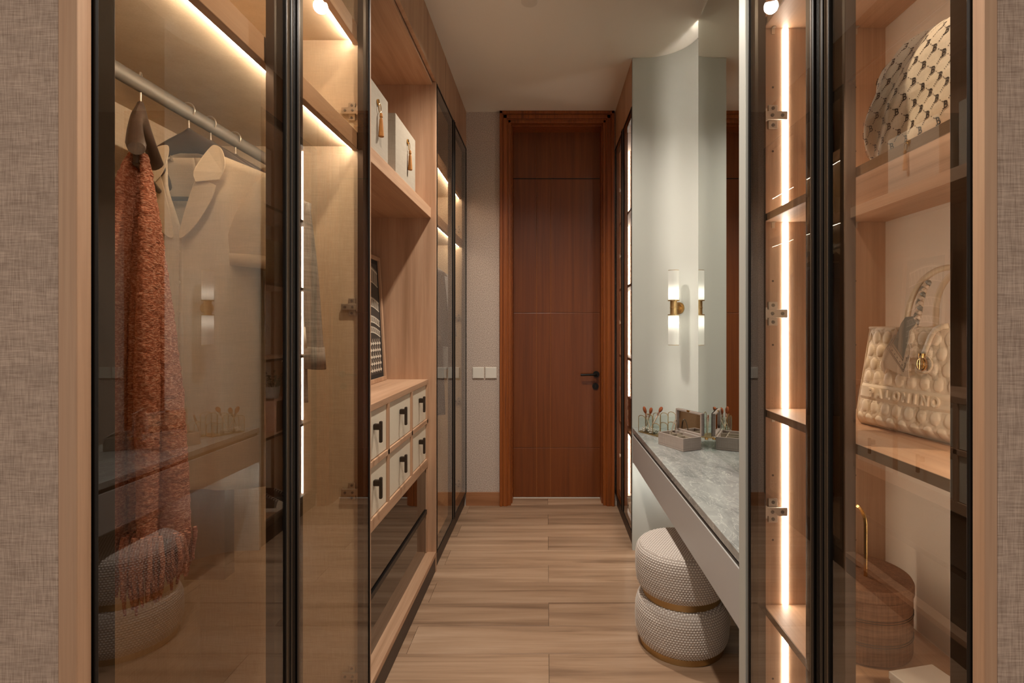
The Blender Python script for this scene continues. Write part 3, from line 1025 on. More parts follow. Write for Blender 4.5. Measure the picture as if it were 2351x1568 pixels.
def garment(name, label, cat, mat, x, y, ztop, length, sw=0.215, hem=0.20, depth=0.045, neck=0.06, vdepth=0.22,
            sleeve=0.26, cuff=0.075, sleeve_out=0.255, collar=True, ph=0.0, rot=0.0, group=None, buttons=True):
    """hanging garment in its own frame: x across, -y front, origin at the neck; made as front halves, back, sleeves, collar"""
    t = thing(name, label, cat, (0, 0, 0), group)
    nr, nc = 46, 22
    slope = 0.40

    def outer_w(tt):
        if tt < 0.22:
            return sw - (sw - sw * 0.90) * (tt / 0.22)
        return sw * 0.90 + (hem - sw * 0.90) * ((tt - 0.22) / 0.78)

    def pnt(side, s, tt, back):
        xt = neck + (sw - neck) * s
        zt = -(xt - neck) * slope - (0.012 if back else 0)
        if back:
            xt = sw * s
            zt = -max(0.0, xt - neck) * slope - 0.010
        zz = zt * (1 - tt) + (-length) * tt
        tv = vdepth / length
        if back:
            inner = 0.0
        else:
            inner = neck * max(0.0, 1 - tt / tv) - (0.008 if tt > tv else 0.008 * tt / tv)
        xx = inner + (outer_w(tt) - inner) * s
        rel_ = min(1.0, abs(xx) / max(outer_w(tt), 1e-6))
        prof = math.sqrt(max(0.0, 1 - rel_ ** 2.4))
        dd = depth * (0.25 + 0.75 * min(1.0, tt / 0.12)) * prof
        yy = (dd if back else -dd) + fold(xx * side, zz, ph + (2 if back else 0), 0.010 * min(1, tt * 3)) * prof
        return (side * xx, yy, zz)

    body = MB()
    for side in (-1, 1):
        body.grid([[pnt(side, j / (nc - 1), i / (nr - 1), False) for j in range(nc)] for i in range(nr)])
        body.grid([[pnt(side, j / (nc - 1), i / (nr - 1), True) for j in range(nc)] for i in range(nr)])
    o = body.build('body', mat, t, smooth=True)
    md = o.modifiers.new('solid', 'SOLIDIFY'); md.thickness = 0.0016
    for side in (-1, 1):
        sl = MB()
        rows = []
        zs = -(sw - neck) * slope + 0.002
        co, ci = sleeve_out, sleeve_out - cuff * 2
        centres = []
        for i in range(16):
            tt = i / 15
            o_ = Vector((sw * 0.975 + (co - sw * 0.975) * tt ** 0.8, 0, zs - sleeve * tt))
            i_ = Vector((sw * 0.93 + (ci - sw * 0.93) * min(1.0, tt * 1.5) ** 0.7, 0, zs - 0.012 - (sleeve - 0.028) * tt))
            cen, half = (o_ + i_) / 2, (o_ - i_) / 2
            rb = 0.010 + 0.036 * min(1.0, tt * 2.2)
            centres.append(cen)
            ring = []
            for k in range(28):
                a = 2 * PI * k / 28
                w_ = 0.004 * math.sin(a * 4 + tt * 7 + ph) * tt
                ring.append((side * (cen.x + half.x * math.cos(a)), (rb + w_) * math.sin(a) - 0.006, cen.z + half.z * math.cos(a)))
            rows.append(ring)
        sl.grid(rows, cv=True)
        so = sl.build('sleeve', mat, t, smooth=True)
        md = so.modifiers.new('solid', 'SOLIDIFY'); md.thickness = 0.0016
        cf = MB()
        n0 = 13
        cf.grid([[tuple(Vector(rows[i][k]) + (Vector(rows[i][k]) - Vector((side * centres[i].x, -0.006, centres[i].z))).normalized() * 0.0024) for k in range(28)] for i in range(n0, 16)], cv=True)
        cfo = cf.build('cuff', mat, so, smooth=True)
        md = cfo.modifiers.new('solid', 'SOLIDIFY'); md.thickness = 0.0016
    if collar:
        cb = MB()
        # collar stand at the back of the neck and two open lapels
        cb.grid([[(neck * 1.02 * math.cos(a), 0.030 * math.sin(a) + 0.004, zc - 0.006 * math.sin(a)) for a in [PI * k / 16 for k in range(17)]] for zc in (-0.018, 0.006, 0.016)])
        co = cb.build('collar', mat, t, smooth=True)
        md = co.modifiers.new('solid', 'SOLIDIFY'); md.thickness = 0.0022
        for side in (-1, 1):
            lp = MB()
            pts = []
            for (fx, fz, fy) in ((0.052, 0.018, 0.004), (0.034, -0.062, -0.042), (0.050, -0.092, -0.052), (0.108, -0.086, -0.050), (0.118, -0.052, -0.040), (0.094, 0.000, -0.012), (0.070, 0.018, 0.0)):
                pts.append((side * fx, fy - 0.006, fz))
            lp.slab3(round_poly(pts, (2, 3)), (0, -1, 0), 0.003)
            lo = lp.build('collar', mat, t, bevel=0.001)
            l2 = MB()
            pts = [(side * fx, fy - 0.004, fz) for (fx, fz, fy) in ((0.046, -0.070, -0.042), (0.098, -0.100, -0.050), (0.092, -0.135, -0.054), (0.052, -0.200, -0.054), (0.012, -0.235, -0.052), (0.004, -0.222, -0.050), (0.030, -0.120, -0.046))]
            l2.slab3(round_poly(pts, (0, 1)), (0, -1, 0), 0.003)
            l2.build('lapel', mat, t, bevel=0.001)
    if buttons:
        for k in range(5):
            zb = -vdepth - 0.03 - k * 0.075
            if -zb > length - 0.05:
                break
            MB().cyl((0.004, -depth - 0.012, zb), (0.004, -depth - 0.0145, zb), 0.005, 12).build('button', mat, t)
    t.location = (x, y, ztop)
    t.rotation_euler = (0, 0, rot)
    return t


garment('blouse', 'cream short sleeved linen blouse hanging beside the rust scarf', 'shirt', 'blouse', RX + 0.012, 1.352, 1.850, 0.86, 0.200, 0.205, 0.042, 0.058, 0.235, 0.255, 0.076, 0.252, ph=0.7)
garment('shirt', 'white shirt hanging behind the cream blouse', 'shirt', 'shirt_white', RX + 0.01, 1.452, 1.836, 0.80, 0.205, 0.20, 0.034, 0.06, 0.15, 0.44, 0.055, 0.252, ph=2.1)
garment('knit_cardigan', 'grey ribbed knit cardigan hanging last on the near rail', 'cardigan', 'knit', RX + 0.008, 1.572, 1.832, 0.66, 0.215, 0.205, 0.040, 0.06, 0.3, 0.50, 0.052, 0.256, collar=False, ph=4.0, buttons=False)
tr = thing('trousers', 'folded brown trousers hanging below the white shirt in the near wardrobe', 'trousers', (0, 0, 0))
q = MB()
q.grid([[(-0.055 + 0.003 * math.sin(z * 9) + 0.11 * k / 8, -0.020 + 0.003 * math.sin(k * 1.6 + z * 6), z) for k in range(9)] + [(0.055 - 0.11 * k / 8, 0.020 + 0.003 * math.sin(k * 1.2 + z * 5), z) for k in range(9)] for z in np.linspace(0.0, -1.04, 30)], cv=True, caps=True)
q.build('leg_fold', 'trousers', tr, smooth=True)
q = MB()
q.grid([[(-0.0556, -0.0235, z), (0.0556, -0.0235, z), (0.0556, 0.0235, z), (-0.0556, 0.0235, z)] for z in (-1.005, -1.042)], cv=True)
q.build('hem', 'trousers', tr)
tr.location = (-0.945, 1.466, 1.7435)

# scarf: thick folded wool hanging over the near end of the first hanger's bar
SY = 1.085
scarf = thing('scarf', 'thick rust coloured boucle scarf with fringe hanging in the near wardrobe', 'scarf', (0, 0, 0))


def lobe(mb, keys, ydepth, yofs, seed, n=44, rows=230):
    """keys: (pixel y, pixel x left, pixel x right) down the fold"""
    ys = np.array([k[0] for k in keys], float); xl = np.array([k[1] for k in keys], float); xr = np.array([k[2] for k in keys], float)
    yy = np.linspace(ys[0], ys[-1], rows)
    L = np.interp(yy, ys, xl); R = np.interp(yy, ys, xr)
    for _ in range(12):
        L[1:-1] = (L[:-2] + 2 * L[1:-1] + L[2:]) / 4; R[1:-1] = (R[:-2] + 2 * R[1:-1] + R[2:]) / 4
    out = []
    for i in range(rows):
        c = (L[i] + R[i]) / 2; hw = (R[i] - L[i]) / 2
        X0 = (c - CX) / FPX * (SY + yofs); W = hw / FPX * SY
        Z0 = EYE - (yy[i] - CY) / FPX * SY
        D = min(ydepth, 1.05 * W)
        W = math.sqrt(max(W * W - (0.78 * D) ** 2, (0.5 * W) ** 2))
        ring = []
        for k in range(n):
            a = 2 * PI * k / n
            ca, sa = math.cos(a), math.sin(a)
            p = Vector((X0 + W * math.copysign(abs(ca) ** 0.8, ca), SY + yofs + D * math.copysign(abs(sa) ** 0.8, sa), Z0))
            nn = mnoise.noise(p * 95 + Vector((seed, 0, 0))) * 0.0022 + mnoise.noise(p * 210) * 0.0014 + mnoise.noise(Vector((p.x * 9, p.y * 9, p.z * 2.2 + seed))) * 0.004
            p += Vector((ca, sa, 0)) * nn
            ring.append(tuple(p))
        out.append(ring)
    mb.grid(out, cv=True, caps=True)
    return L, R, yy


sb = MB()
keys_l = [(352, 296, 318), (385, 278, 316), (430, 264, 312), (520, 256, 305), (700, 240, 298), (900, 232, 291), (1100, 236, 292), (1238, 240, 296)]
keys_m = [(352, 320, 340), (385, 322, 350), (430, 322, 356), (520, 318, 368), (700, 313, 380), (900, 308, 388), (1100, 312, 388), (1252, 314, 384)]
keys_r = [(400, 338, 352), (520, 350, 372), (700, 362, 396), (900, 366, 422), (1100, 366, 436), (1236, 364, 440)]
lobe(sb, keys_l, 0.030, 0.0, 1.0)
lobe(sb, keys_m, 0.034, 0.004, 5.0)
lobe(sb, [(365, 304, 334), (430, 300, 334), (520, 294, 330), (700, 288, 326), (900, 280, 322), (1100, 282, 326), (1236, 286, 328)], 0.014, 0.030, 13.0, 28, 160)
lobe(sb, keys_r, 0.026, 0.026, 9.0, 36, 200)
sb.build('cloth', 'scarf', scarf, smooth=True)
fg = MB()
rnd = random.Random(3)
for k in range(74):
    fx = 236 + 202 * (k + rnd.uniform(-.4, .4)) / 74
    fy0 = 1222
    fy1 = 1300 + 86 * math.sin(PI * min(1, max(0, (fx - 200) / 225))) + rnd.uniform(-22, 18)
    yo = rnd.uniform(-0.034, 0.034)
    pts = []
    ph = rnd.uniform(0, 6)
    for i in range(9):
        tt = i / 8
        p = px(fx + 3.0 * math.sin(ph + tt * 5) + rnd.uniform(-1, 1), fy0 + (fy1 - fy0) * tt, SY)
        p.y += yo
        pts.append(tuple(p))
    fg.tube(pts, [0.0040, 0.0046, 0.0046, 0.0042, 0.0040, 0.0040, 0.0038, 0.0034, 0.0022], 7)
fo = fg.build('fringe', 'scarf', scarf, smooth=True)
fo['kind'] = 'stuff'

# clothes in the far wardrobe
hg = 'clothes hangers in the far wardrobe'
hanger('dark hanger carrying the slate coat in the far wardrobe', RX, 3.62, 0.02, hg)
hanger('dark hanger carrying the pale blue shirt in the far wardrobe', RX, 3.86, -0.03, hg)
garment('coat', 'slate grey coat hanging in the far left wardrobe', 'coat', 'coat', RX + 0.008, 3.625, 1.840, 1.05, 0.215, 0.22, 0.05, 0.06, 0.25, 0.52, 0.055, 0.256, ph=1.0)
garment('shirt', 'pale blue shirt hanging behind the slate coat in the far wardrobe', 'shirt', 'denim', RX + 0.01, 3.866, 1.836, 0.75, 0.21, 0.205, 0.04, 0.06, 0.18, 0.45, 0.055, 0.254, ph=3.0)


# ------------------------------------------------------------------ text helper
def text_mesh(body, size, extrude=0.0, bev=0.0, offset=0.0):
    cu = bpy.data.curves.new('text', 'FONT')
    cu.body = body
    cu.size = size
    cu.extrude = extrude
    cu.bevel_depth = bev
    cu.offset = offset
    cu.resolution_u = 3
    cu.align_x = 'LEFT'
    o = bpy.data.objects.new('text', cu)
    COL.objects.link(o)
    dg = bpy.context.evaluated_depsgraph_get()
    me = bpy.data.meshes.new_from_object(o.evaluated_get(dg))
    vs = [tuple(v.co) for v in me.vertices]
    fs = [tuple(p.vertices) for p in me.polygons]
    bpy.data.objects.remove(o)
    bpy.data.curves.remove(cu)
    bpy.data.meshes.remove(me)
    return vs, fs


# ------------------------------------------------------------------ dust bag with the letter pattern
DB = (0.738, 0.885, 1.6925)       # centre of its base
DA, DL, DH = 0.104, 0.200, 0.232   # half depth, half length, height
db = thing('dust_bag', 'white cotton dust bag printed with black letters B on the upper shelf', 'bag', DB)


def db_half(yl, zl):
    """half depth of the bag at local y, z"""
    zn = (zl - DH * 0.5) / (DH * 0.5)
    ztop = 1.06 + 0.14 * yl / DL + 0.05 * math.sin(yl * 26)
    e = 1 - abs(yl / DL) ** 6.0 - abs(zn / (ztop if zn > 0 else 1.02)) ** 5.0
    if e <= 0:
        return None
    wr = 0.006 * math.sin(yl * 60 + zl * 38) * math.exp(-((yl - 0.12) / 0.07) ** 2) + 0.004 * math.sin(zl * 44 + yl * 21)
    lean = 0.10 * max(0.0, zn)
    return DA * (e ** 0.24) * (1 - 0.25 * max(0, zn)) + wr * min(1, e * 3)


nu, nv = 120, 80
rows = []
bag = MB()
for sgn in (-1, 1):
    P = np.zeros((nv, nu, 3))
    for i in range(nv):
        a = -1 + 2 * i / (nv - 1)
        for j in range(nu):
            bb = -1 + 2 * j / (nu - 1)
            # squircle mapping of the square onto the outline
            rad = max(abs(a), abs(bb))
            if rad < 1e-6:
                yy, zn = 0.0, 0.0
            else:
                k = (abs(a / rad) ** 5.0 + abs(bb / rad) ** 6.0)
                sc_ = rad * (k ** (-1 / 5.5))
                yy, zn = DL * bb / rad * sc_, a / rad * sc_
            ztop = 1.06 + 0.14 * yy / DL + 0.05 * math.sin(yy * 26)
            zl = DH * 0.5 + DH * 0.5 * zn * (ztop if zn > 0 else 1.0)
            e = max(0.0, 1 - rad ** 5.0)
            hd = DA * (e ** 0.24) * (1 - 0.25 * max(0, zn))
            wr = 0.006 * math.sin(yy * 60 + zl * 38) * math.exp(-((yy - 0.12) / 0.07) ** 2) + 0.004 * math.sin(zl * 44 + yy * 21)
            hd += wr * min(1, e * 3)
            P[i, j] = (DB[0] + sgn * hd, DB[1] + yy, DB[2] + zl)
    P[:, :, 2] = np.maximum(P[:, :, 2], DB[2] + 0.0004)
    bag.grid(P)
bag.build('body', 'dustcloth', db, smooth=True)


def db_surf(yl, zl):
    zn = (zl - DH * 0.5) / (DH * 0.5)
    ztop = 1.06 + 0.14 * yl / DL + 0.05 * math.sin(yl * 26)
    if zn > 0:
        zn /= ztop
    rr = (abs(zn) ** 5.0 + abs(yl / DL) ** 6.0) ** (1 / 5.5)
    if rr > 0.985:
        return None
    e = max(0.0, 1 - rr ** 5.0)
    hd = DA * (e ** 0.24) * (1 - 0.25 * max(0, zn))
    wr = 0.006 * math.sin(yl * 60 + zl * 38) * math.exp(-((yl - 0.12) / 0.07) ** 2) + 0.004 * math.sin(zl * 44 + yl * 21)
    hd += wr * min(1, e * 3)
    return (DB[0] - hd - 0.0011, DB[1] + yl, DB[2] + zl)


LB = 0.0160
bv, bf = text_mesh('B', LB, 0, 0, 0.0003)
# serifs make the plain letter a roman capital
serif = [(-0.0018, 0.0, 0.0055, 0.0012), (-0.0018, LB * 0.66, 0.0055, 0.0012)]
pr = MB()
dxl, dzl = 0.040, 0.0185
tilt = 0.22
for j in range(-4, 20):
    for i in range(-14, 15):
        cy = i * dxl + (dxl / 2 if j % 2 else 0)
        cz = j * dzl + 0.004
        # letters read from far to near, so the reading direction is -y
        vs = []
        ok = True
        for x, y, z in bv:
            u = x - LB * 0.33; v = y - LB * 0.36
            q = db_surf(cy - (u + 0.15 * v), cz + v)
            if q is None or q[2] < DB[2] + 0.001:
                ok = False; break
            vs.append(q)
        if ok:
            k = len(pr.v)
            pr.v += vs
            for f in bf:
                pr.f.append(tuple(k + a for a in f)); pr.mi.append(0)
            for sx, sz, sw_, sh_ in serif:
                k = len(pr.v)
                cs = []
                for (u, v) in ((sx, sz), (sx + sw_, sz), (sx + sw_, sz + sh_), (sx, sz + sh_)):
                    u -= LB * 0.33; v -= LB * 0.36
                    cs.append(db_surf(cy - (u + 0.15 * v), cz + v))
                if all(cs):
                    pr.v += cs; pr.f.append((k, k + 1, k + 2, k + 3)); pr.mi.append(0)
        for (ey, ez, cnt) in ((-dxl / 2, dzl, 4), (-dxl / 2, -dzl, 2)):
            for d in range(1, cnt + 1):
                tt = 0.29 + 0.46 * (d - 0.5) / cnt
                ring = []
                for a in range(6):
                    ring.append(db_surf(cy + ey * tt + 0.0011 * math.cos(a * PI / 3), cz + ez * tt + 0.0011 * math.sin(a * PI / 3)))
                if all(r is not None and r[2] > DB[2] + 0.001 for r in ring):
                    k = len(pr.v)
                    pr.v += ring; pr.f.append(tuple(range(k, k + 6))); pr.mi.append(0)
po = pr.build('printed_letters', 'ink', db)
po['kind'] = 'stuff'

# ------------------------------------------------------------------ handbag
HB = thing('handbag', 'ivory quilted leather tote with embossed band on the middle shelf', 'bag', (0, 0, 0))
BL, BH, BDB, BDT = 0.37, 0.212, 0.120, 0.070


def bag_y(z):
    return -(BDB / 2 + (BDT - BDB) / 2 * (z / BH))


def hlen(z):
    return BL / 2 - 0.016 * (z / BH)


def quilt(x, z):
    """raised cushions between stitched lines; a smooth band carries the lettering"""
    if 0.058 < z < 0.092:
        e = min(z - 0.058, 0.092 - z)
        return 0.0035 * min(1, e / 0.006)
    zz = z - 0.092 if z > 0.09 else 0.058 - z
    pu, pv = 0.0285, 0.0285
    r = math.floor(zz / pv)
    fv = zz / pv - r - 0.5
    u = x / pu + 0.5 * (r % 2)
    fu = u - math.floor(u) - 0.5
    k = 1 - (abs(fu) / 0.36) ** 2.2 - (abs(fv) / 0.46) ** 2.0
    q = 0.0050 * max(0.0, k) ** 0.5
    # stitching between the cushions
    st_ = 0.0007 * max(0.0, math.sin(x * 1500)) * max(0.0, math.sin(z * 1500)) + 0.0008 * abs(math.sin((x + 0.6 * zz) * PI / pu * 2))
    return q if k > 0.02 else st_


fbm = MB()
nx_q, nz_q = 300, 180
for sgn in (1, -1):
    P = np.zeros((nz_q, nx_q, 3))
    for i in range(nz_q):
        z = BH * i / (nz_q - 1)
        for j in range(nx_q):
            u = -1 + 2 * j / (nx_q - 1)
            x = hlen(z) * u
            edge = min(1, (1 - abs(u)) / 0.04, i / 5 if i < 5 else 1, (nz_q - 1 - i) / 4)
            q = quilt(x, z) * max(0, edge) + 0.010 * (1 - abs(u) ** 6) * (1 if z > 0.02 else z / 0.02)
            rnd_ = 0.014 * max(0, 1 - z / 0.03) ** 2
            P[i, j] = (x, sgn * (bag_y(z) - q + rnd_), z)
    fbm.grid(P)
ends = []
for sx in (-1, 1):
    P = np.zeros((30, 9, 3))
    for i in range(30):
        z = BH * i / 29
        rnd_ = 0.014 * max(0, 1 - z / 0.03) ** 2
        for j in range(9):
            f = j / 8
            y = (bag_y(z) + rnd_) * (1 - 2 * f)
            P[i, j] = (sx * (hlen(z) - 0.010 * math.sin(PI * f) * z / BH), y, z)
    fbm.grid(P)
P = [[(-BL / 2, -BDB / 2 + 0.014, 0), (BL / 2, -BDB / 2 + 0.014, 0)], [(-BL / 2, BDB / 2 - 0.014, 0), (BL / 2, BDB / 2 - 0.014, 0)]]
fbm.grid(P)
fbm.grid([[(-hlen(BH), bag_y(BH), BH - 0.01), (hlen(BH), bag_y(BH), BH - 0.01)], [(-hlen(BH), -bag_y(BH), BH - 0.01), (hlen(BH), -bag_y(BH), BH - 0.01)]])
fbm.build('body', 'leather', HB, smooth=True)
# piping round the front
pp = MB()
path = []
for k in range(24):
    z = BH * (1 - k / 23)
    path.append((-hlen(z), bag_y(z) + 0.014 * max(0, 1 - z / 0.03) ** 2, max(z, 0.003)))
path += [(x, -BDB / 2 + 0.013, 0.003) for x in np.linspace(-BL / 2 + 0.01, BL / 2 - 0.01, 8)]
for k in range(24):
    z = BH * k / 23
    path.append((hlen(z), bag_y(z) + 0.014 * max(0, 1 - z / 0.03) ** 2, max(z, 0.003)))
pp.tube(path, 0.0022, 8)
pp.tube([(-hlen(BH), bag_y(BH) - 0.003, BH), (hlen(BH), bag_y(BH) - 0.003, BH)], 0.003, 8)
pp.build('piping', 'leather2', HB, smooth=True)
# embossed lettering on the band
lt = MB()
tl = math.atan2((BDB - BDT) / 2, BH)
for k, chs in enumerate('PALOMINO'):
    vs, fs = text_mesh(chs, 0.0245, 0.0024, 0.0009, 0.0002)
    wch = max(v[0] for v in vs) + min(v[0] for v in vs)
    k0 = len(lt.v)
    s0 = -BL / 2 + 0.050 + 0.0215 * k
    for x, y, z in vs:
        zl = 0.0665 + y
        yl = bag_y(zl) - 0.0136 - z
        lt.v.append((s0 + (x - wch / 2) * 0.86, yl - 0.0005, zl))
    for f in fs:
        lt.f.append(tuple(k0 + a for a in f)); lt.mi.append(0)
lt.build('embossed_lettering', 'leather', HB, smooth=True)
for sgn, nm in ((1, 'handle'), (-1, 'handle')):
    hb = MB()
    pts = []
    for k in range(25):
        a = PI * k / 24
        pts.append((-0.078 * math.cos(a), sgn * (bag_y(BH) - 0.001 + 0.012 * math.sin(a)), BH - 0.004 + 0.118 * (math.sin(a) ** 0.75)))
    pts = [(-0.078, sgn * (bag_y(BH * .8) - 0.011), BH * 0.93)] + pts + [(0.078, sgn * (bag_y(BH * .8) - 0.011), BH * 0.93)]
    hb.tube(pts, 0.0058, 10)
    hb.build('handle', 'leather2', HB, smooth=True)
TH = math.radians(-79.5)
BC = Vector((0.780, 0.992, 1.1855))
HB.location = BC
HB.rotation_euler = (0, 0, TH)
ca, sa = math.cos(TH), math.sin(TH)


def bag_world(x, y, z):
    return Vector((BC.x + ca * x - sa * y, BC.y + sa * x + ca * y, BC.z + z))


def bag_local(p):
    d = Vector(p) - BC
    return (ca * d.x + sa * d.y, -sa * d.x + ca * d.y, d.z)


FN = Vector((sa, -ca, 0))          # outward normal of the bag front


def on_bag(x, y, out=0.02):
    """local bag point under pixel (x, y), a little off the front"""
    p0 = bag_world(0, bag_y(0.15) - out, 0.15)
    n = Vector((FN.x, FN.y, math.tan(tl)))
    return bag_local(px_plane(x, y, p0, n))


# strap and clasp
sp = MB()
cl = [(2176, 748), (2160, 750), (2146, 757), (2135, 774), (2126, 798), (2119, 816)]
w2 = 6.0
Lp, Rp = [], []
for k, (x, y) in enumerate(cl):
    a = cl[max(0, k - 1)]; b2 = cl[min(len(cl) - 1, k + 1)]
    dx, dy = b2[0] - a[0], b2[1] - a[1]
    L = math.hypot(dx, dy)
    Lp.append(on_bag(x - dy / L * w2, y + dx / L * w2, 0.026)); Rp.append(on_bag(x + dy / L * w2, y - dx / L * w2, 0.026))
sp.grid([Lp, Rp])
so = sp.build('strap', 'leather2', HB, smooth=True)
md = so.modifiers.new('solid', 'SOLIDIFY'); md.thickness = 0.003
rg = MB()
rg.tube([on_bag(2122 + 18 * math.cos(a), 836 + 20 * math.sin(a), 0.022) for a in [2 * PI * k / 24 for k in range(25)]], 0.0020, 6, caps=False)
rg.build('ring', 'leather2', HB, smooth=True)
gc = MB()
gc.tube([on_bag(2118, 812, 0.027), on_bag(2117, 822, 0.027)], 0.0062, 10)
gc.tube([on_bag(2117 + 8.5 * math.cos(a), 836 + 13 * math.sin(a), 0.028) for a in [2 * PI * k / 20 for k in range(21)]], 0.0026, 8, caps=False)
gc.tube([on_bag(2115, 824, 0.029), on_bag(2114, 848, 0.029)], 0.0026, 8)
gc.tube([on_bag(2120, 824, 0.029), on_bag(2119, 848, 0.029)], 0.0026, 8)
gc.build('clasp', 'gold', HB, smooth=True)

# silk scarf plaited round the handle
sk = thing('silk_scarf', 'grey and beige silk scarf plaited round the tote handle', 'scarf', (0, 0, 0))
br = MB()
path_px = [(2131, 648), (2120, 664), (2114, 684), (2110, 706), (2106, 728), (2098, 748)]
for strand in range(3):
    pts, rs = [], []
    for k in range(61):
        tt = k / 60
        i = min(int(tt * 5), 4); f = tt * 5 - i
        x = path_px[i][0] * (1 - f) + path_px[i + 1][0] * f
        y = path_px[i][1] * (1 - f) + path_px[i + 1][1] * f
        ph = tt * 2 * PI * 3.4 + strand * 2 * PI / 3
        q = on_bag(x + 7.0 * math.sin(ph), y, 0.006 + 0.004 * math.sin(2 * ph))
        pts.append(tuple(bag_world(*q)))
        rs.append(0.0036 + 0.0016 * math.cos(2 * ph))
    br.tube(pts, rs, 8, mi=0 if strand == 0 else 1)
br.build('plait', ['silk_grey', 'silk_beige'], sk, smooth=True)


def sheet(polyg, out, mat, th=0.0012, name='tail'):
    s = MB()
    s.slab3([tuple(bag_world(*on_bag(x, y, out))) for x, y in polyg], tuple(FN), th)
    return s.build(name, mat, sk)


sheet([(2092, 728), (2072, 742), (2060, 776), (2032, 830), (2036, 845), (2088, 868), (2086, 846), (2092, 800), (2088, 786), (2094, 760), (2106, 742)], 0.024, 'silk_beige')
sheet([(2058, 752), (2046, 780), (2030, 806), (2022, 840), (2032, 858), (2052, 806), (2066, 768)], 0.021, 'silk_beige')
sheet([(2096, 726), (2080, 728), (2070, 742), (2052, 788), (2074, 822), (2084, 790), (2088, 760), (2104, 742)], 0.0255, 'silk_grey', name='grey_panel')
ln = MB()


def pline(pts, wd, out):
    for a, b2 in zip(pts[:-1], pts[1:]):
        dx, dy = b2[0] - a[0], b2[1] - a[1]
        L = math.hypot(dx, dy)
        ox, oy = -dy / L * wd, dx / L * wd
        ln.slab3([tuple(bag_world(*on_bag(x, y, out))) for x, y in ((a[0] + ox, a[1] + oy), (b2[0] + ox, b2[1] + oy), (b2[0] - ox, b2[1] - oy), (a[0] - ox, a[1] - oy))], tuple(FN), 0.0004)


pline([(2062, 764), (2047, 790), (2073, 828), (2080, 800)], 0.45, 0.0257)
pline([(2056, 768), (2039, 797), (2074, 850), (2086, 815)], 0.5, 0.0257)
pline([(2054, 768), (2036, 798), (2074, 854), (2088, 818)], 0.35, 0.0257)
for (x, y) in ((2048, 780), (2043, 792), (2048, 804), (2054, 813), (2060, 821), (2066, 830), (2071, 838), (2078, 834), (2082, 822)):
    pline([(x - 1.4, y - 1.2), (x + 1.2, y - 1.0), (x - 0.8, y + 1.0), (x + 1.5, y + 1.4)], 0.4, 0.0257)
ln.build('printed_border', 'print_m', sk)

# ------------------------------------------------------------------ hat box and white box on the lower shelf
hx = thing('hat_box', 'round brown woven leather hat box with tall gold handle', 'box', (0.723, 1.212, 0.6725))
MB().lathe([(0.096, 0.0), (0.103, 0.004), (0.105, 0.012), (0.105, 0.136), (0.100, 0.137)], (0.723, 1.212, 0.6725), 56).build('body', 'hatbox', hx, smooth=True)
MB().lathe([(0.100, 0.1372), (0.1075, 0.138), (0.1075, 0.156), (0.104, 0.163), (0.05, 0.1665), (0.001, 0.167)], (0.723, 1.212, 0.6725), 56).build('lid', 'hatbox', hx, smooth=True)
sm = MB()
for z in (0.045, 0.050, 0.095, 0.100):
    sm.tube([(0.723 + 0.1055 * math.cos(a), 1.212 + 0.1055 * math.sin(a), 0.6725 + z) for a in [2 * PI * k / 48 for k in range(49)]], 0.0007, 5, caps=False)
sm.build('stitching', 'plinth', hx)
hh = MB()
pts = [(0.718, 1.178, 0.838)] + [(0.718, 1.206 - 0.030 * math.cos(a), 0.955 + 0.030 * math.sin(a)) for a in [PI * k / 14 for k in range(15)]] + [(0.718, 1.236, 0.838)]
hh.tube([(0.718, 1.176, 0.838)] + pts[1:-1] + [(0.718, 1.236, 0.838)], 0.0048, 4)
hh.build('handle', 'gold', hx, bevel=0.0008)

wbx = MB()
c0_ = Vector((0.710, 0.965))
wb_ = bx('keepsake_box', 'white', None, -0.05, 0.05, -0.07, 0.07, 0, 0.045, 0.002)
bx('lid', 'white', wb_, -0.0515, 0.0515, -0.0715, 0.0715, 0.0452, 0.060, 0.002)
wb_.location = (0.728, 0.955, 0.6725)
wb_.rotation_euler = (0, 0, math.radians(12))
tag(wb_, 'small greyish white box on the lower shelf in front of the hat box', 'box')

# ------------------------------------------------------------------ things on the vanity
ZD = 0.7693
jb = thing('jewelry_box', 'open taupe velvet jewelry box with mirrored lid on the marble top', 'box', (0, 0, 0))
JL, JW, JH = 0.200, 0.118, 0.066
# local: x along the long side, y from the front long side (0) to the hinge side (JW)
q = MB()
q.box(0, JL, 0, JW, 0, 0.010)
q.box(0, JL, 0, 0.008, 0.010, JH)
q.box(0, JL, JW - 0.008, JW, 0.010, JH)
q.box(0, 0.008, 0.008, JW - 0.008, 0.010, JH)
q.box(JL - 0.008, JL, 0.008, JW - 0.008, 0.010, JH)
q.build('body', 'velvet', jb, bevel=0.0015)
q = MB()
q.box(0.008, JL - 0.008, 0.008, JW - 0.008, 0.010, 0.040)
q.box(0.064, 0.068, 0.008, JW - 0.008, 0.040, JH - 0.004)
q.box(0.128, 0.132, 0.008, 0.070, 0.040, JH - 0.004)
q.box(0.008, JL - 0.008, 0.070, 0.074, 0.040, JH - 0.004)
q.build('insert', 'boxlinen', jb, bevel=0.001)
for k in range(6):
    MB().tube([(0.078 + 0.008 * k, 0.016, 0.047), (0.078 + 0.008 * k, 0.062, 0.047)], 0.0045, 8).build('ring_roll', 'boxlinen', jb, smooth=True)
lid = MB()
lean = 0.10
for a, b2, c, d in ((0, JL, 0, 0.010), (0, JL, JW - 0.010, JW), (0, 0.010, 0.010, JW - 0.010), (JL - 0.010, JL, 0.010, JW - 0.010)):
    lid.box(a, b2, JW + 0.001, JW + 0.022, JH + c, JH + d)
lid.box(0, JL, JW + 0.014, JW + 0.022, JH, JH + JW)
lo = lid.build('lid', 'velvet', jb, bevel=0.0015)
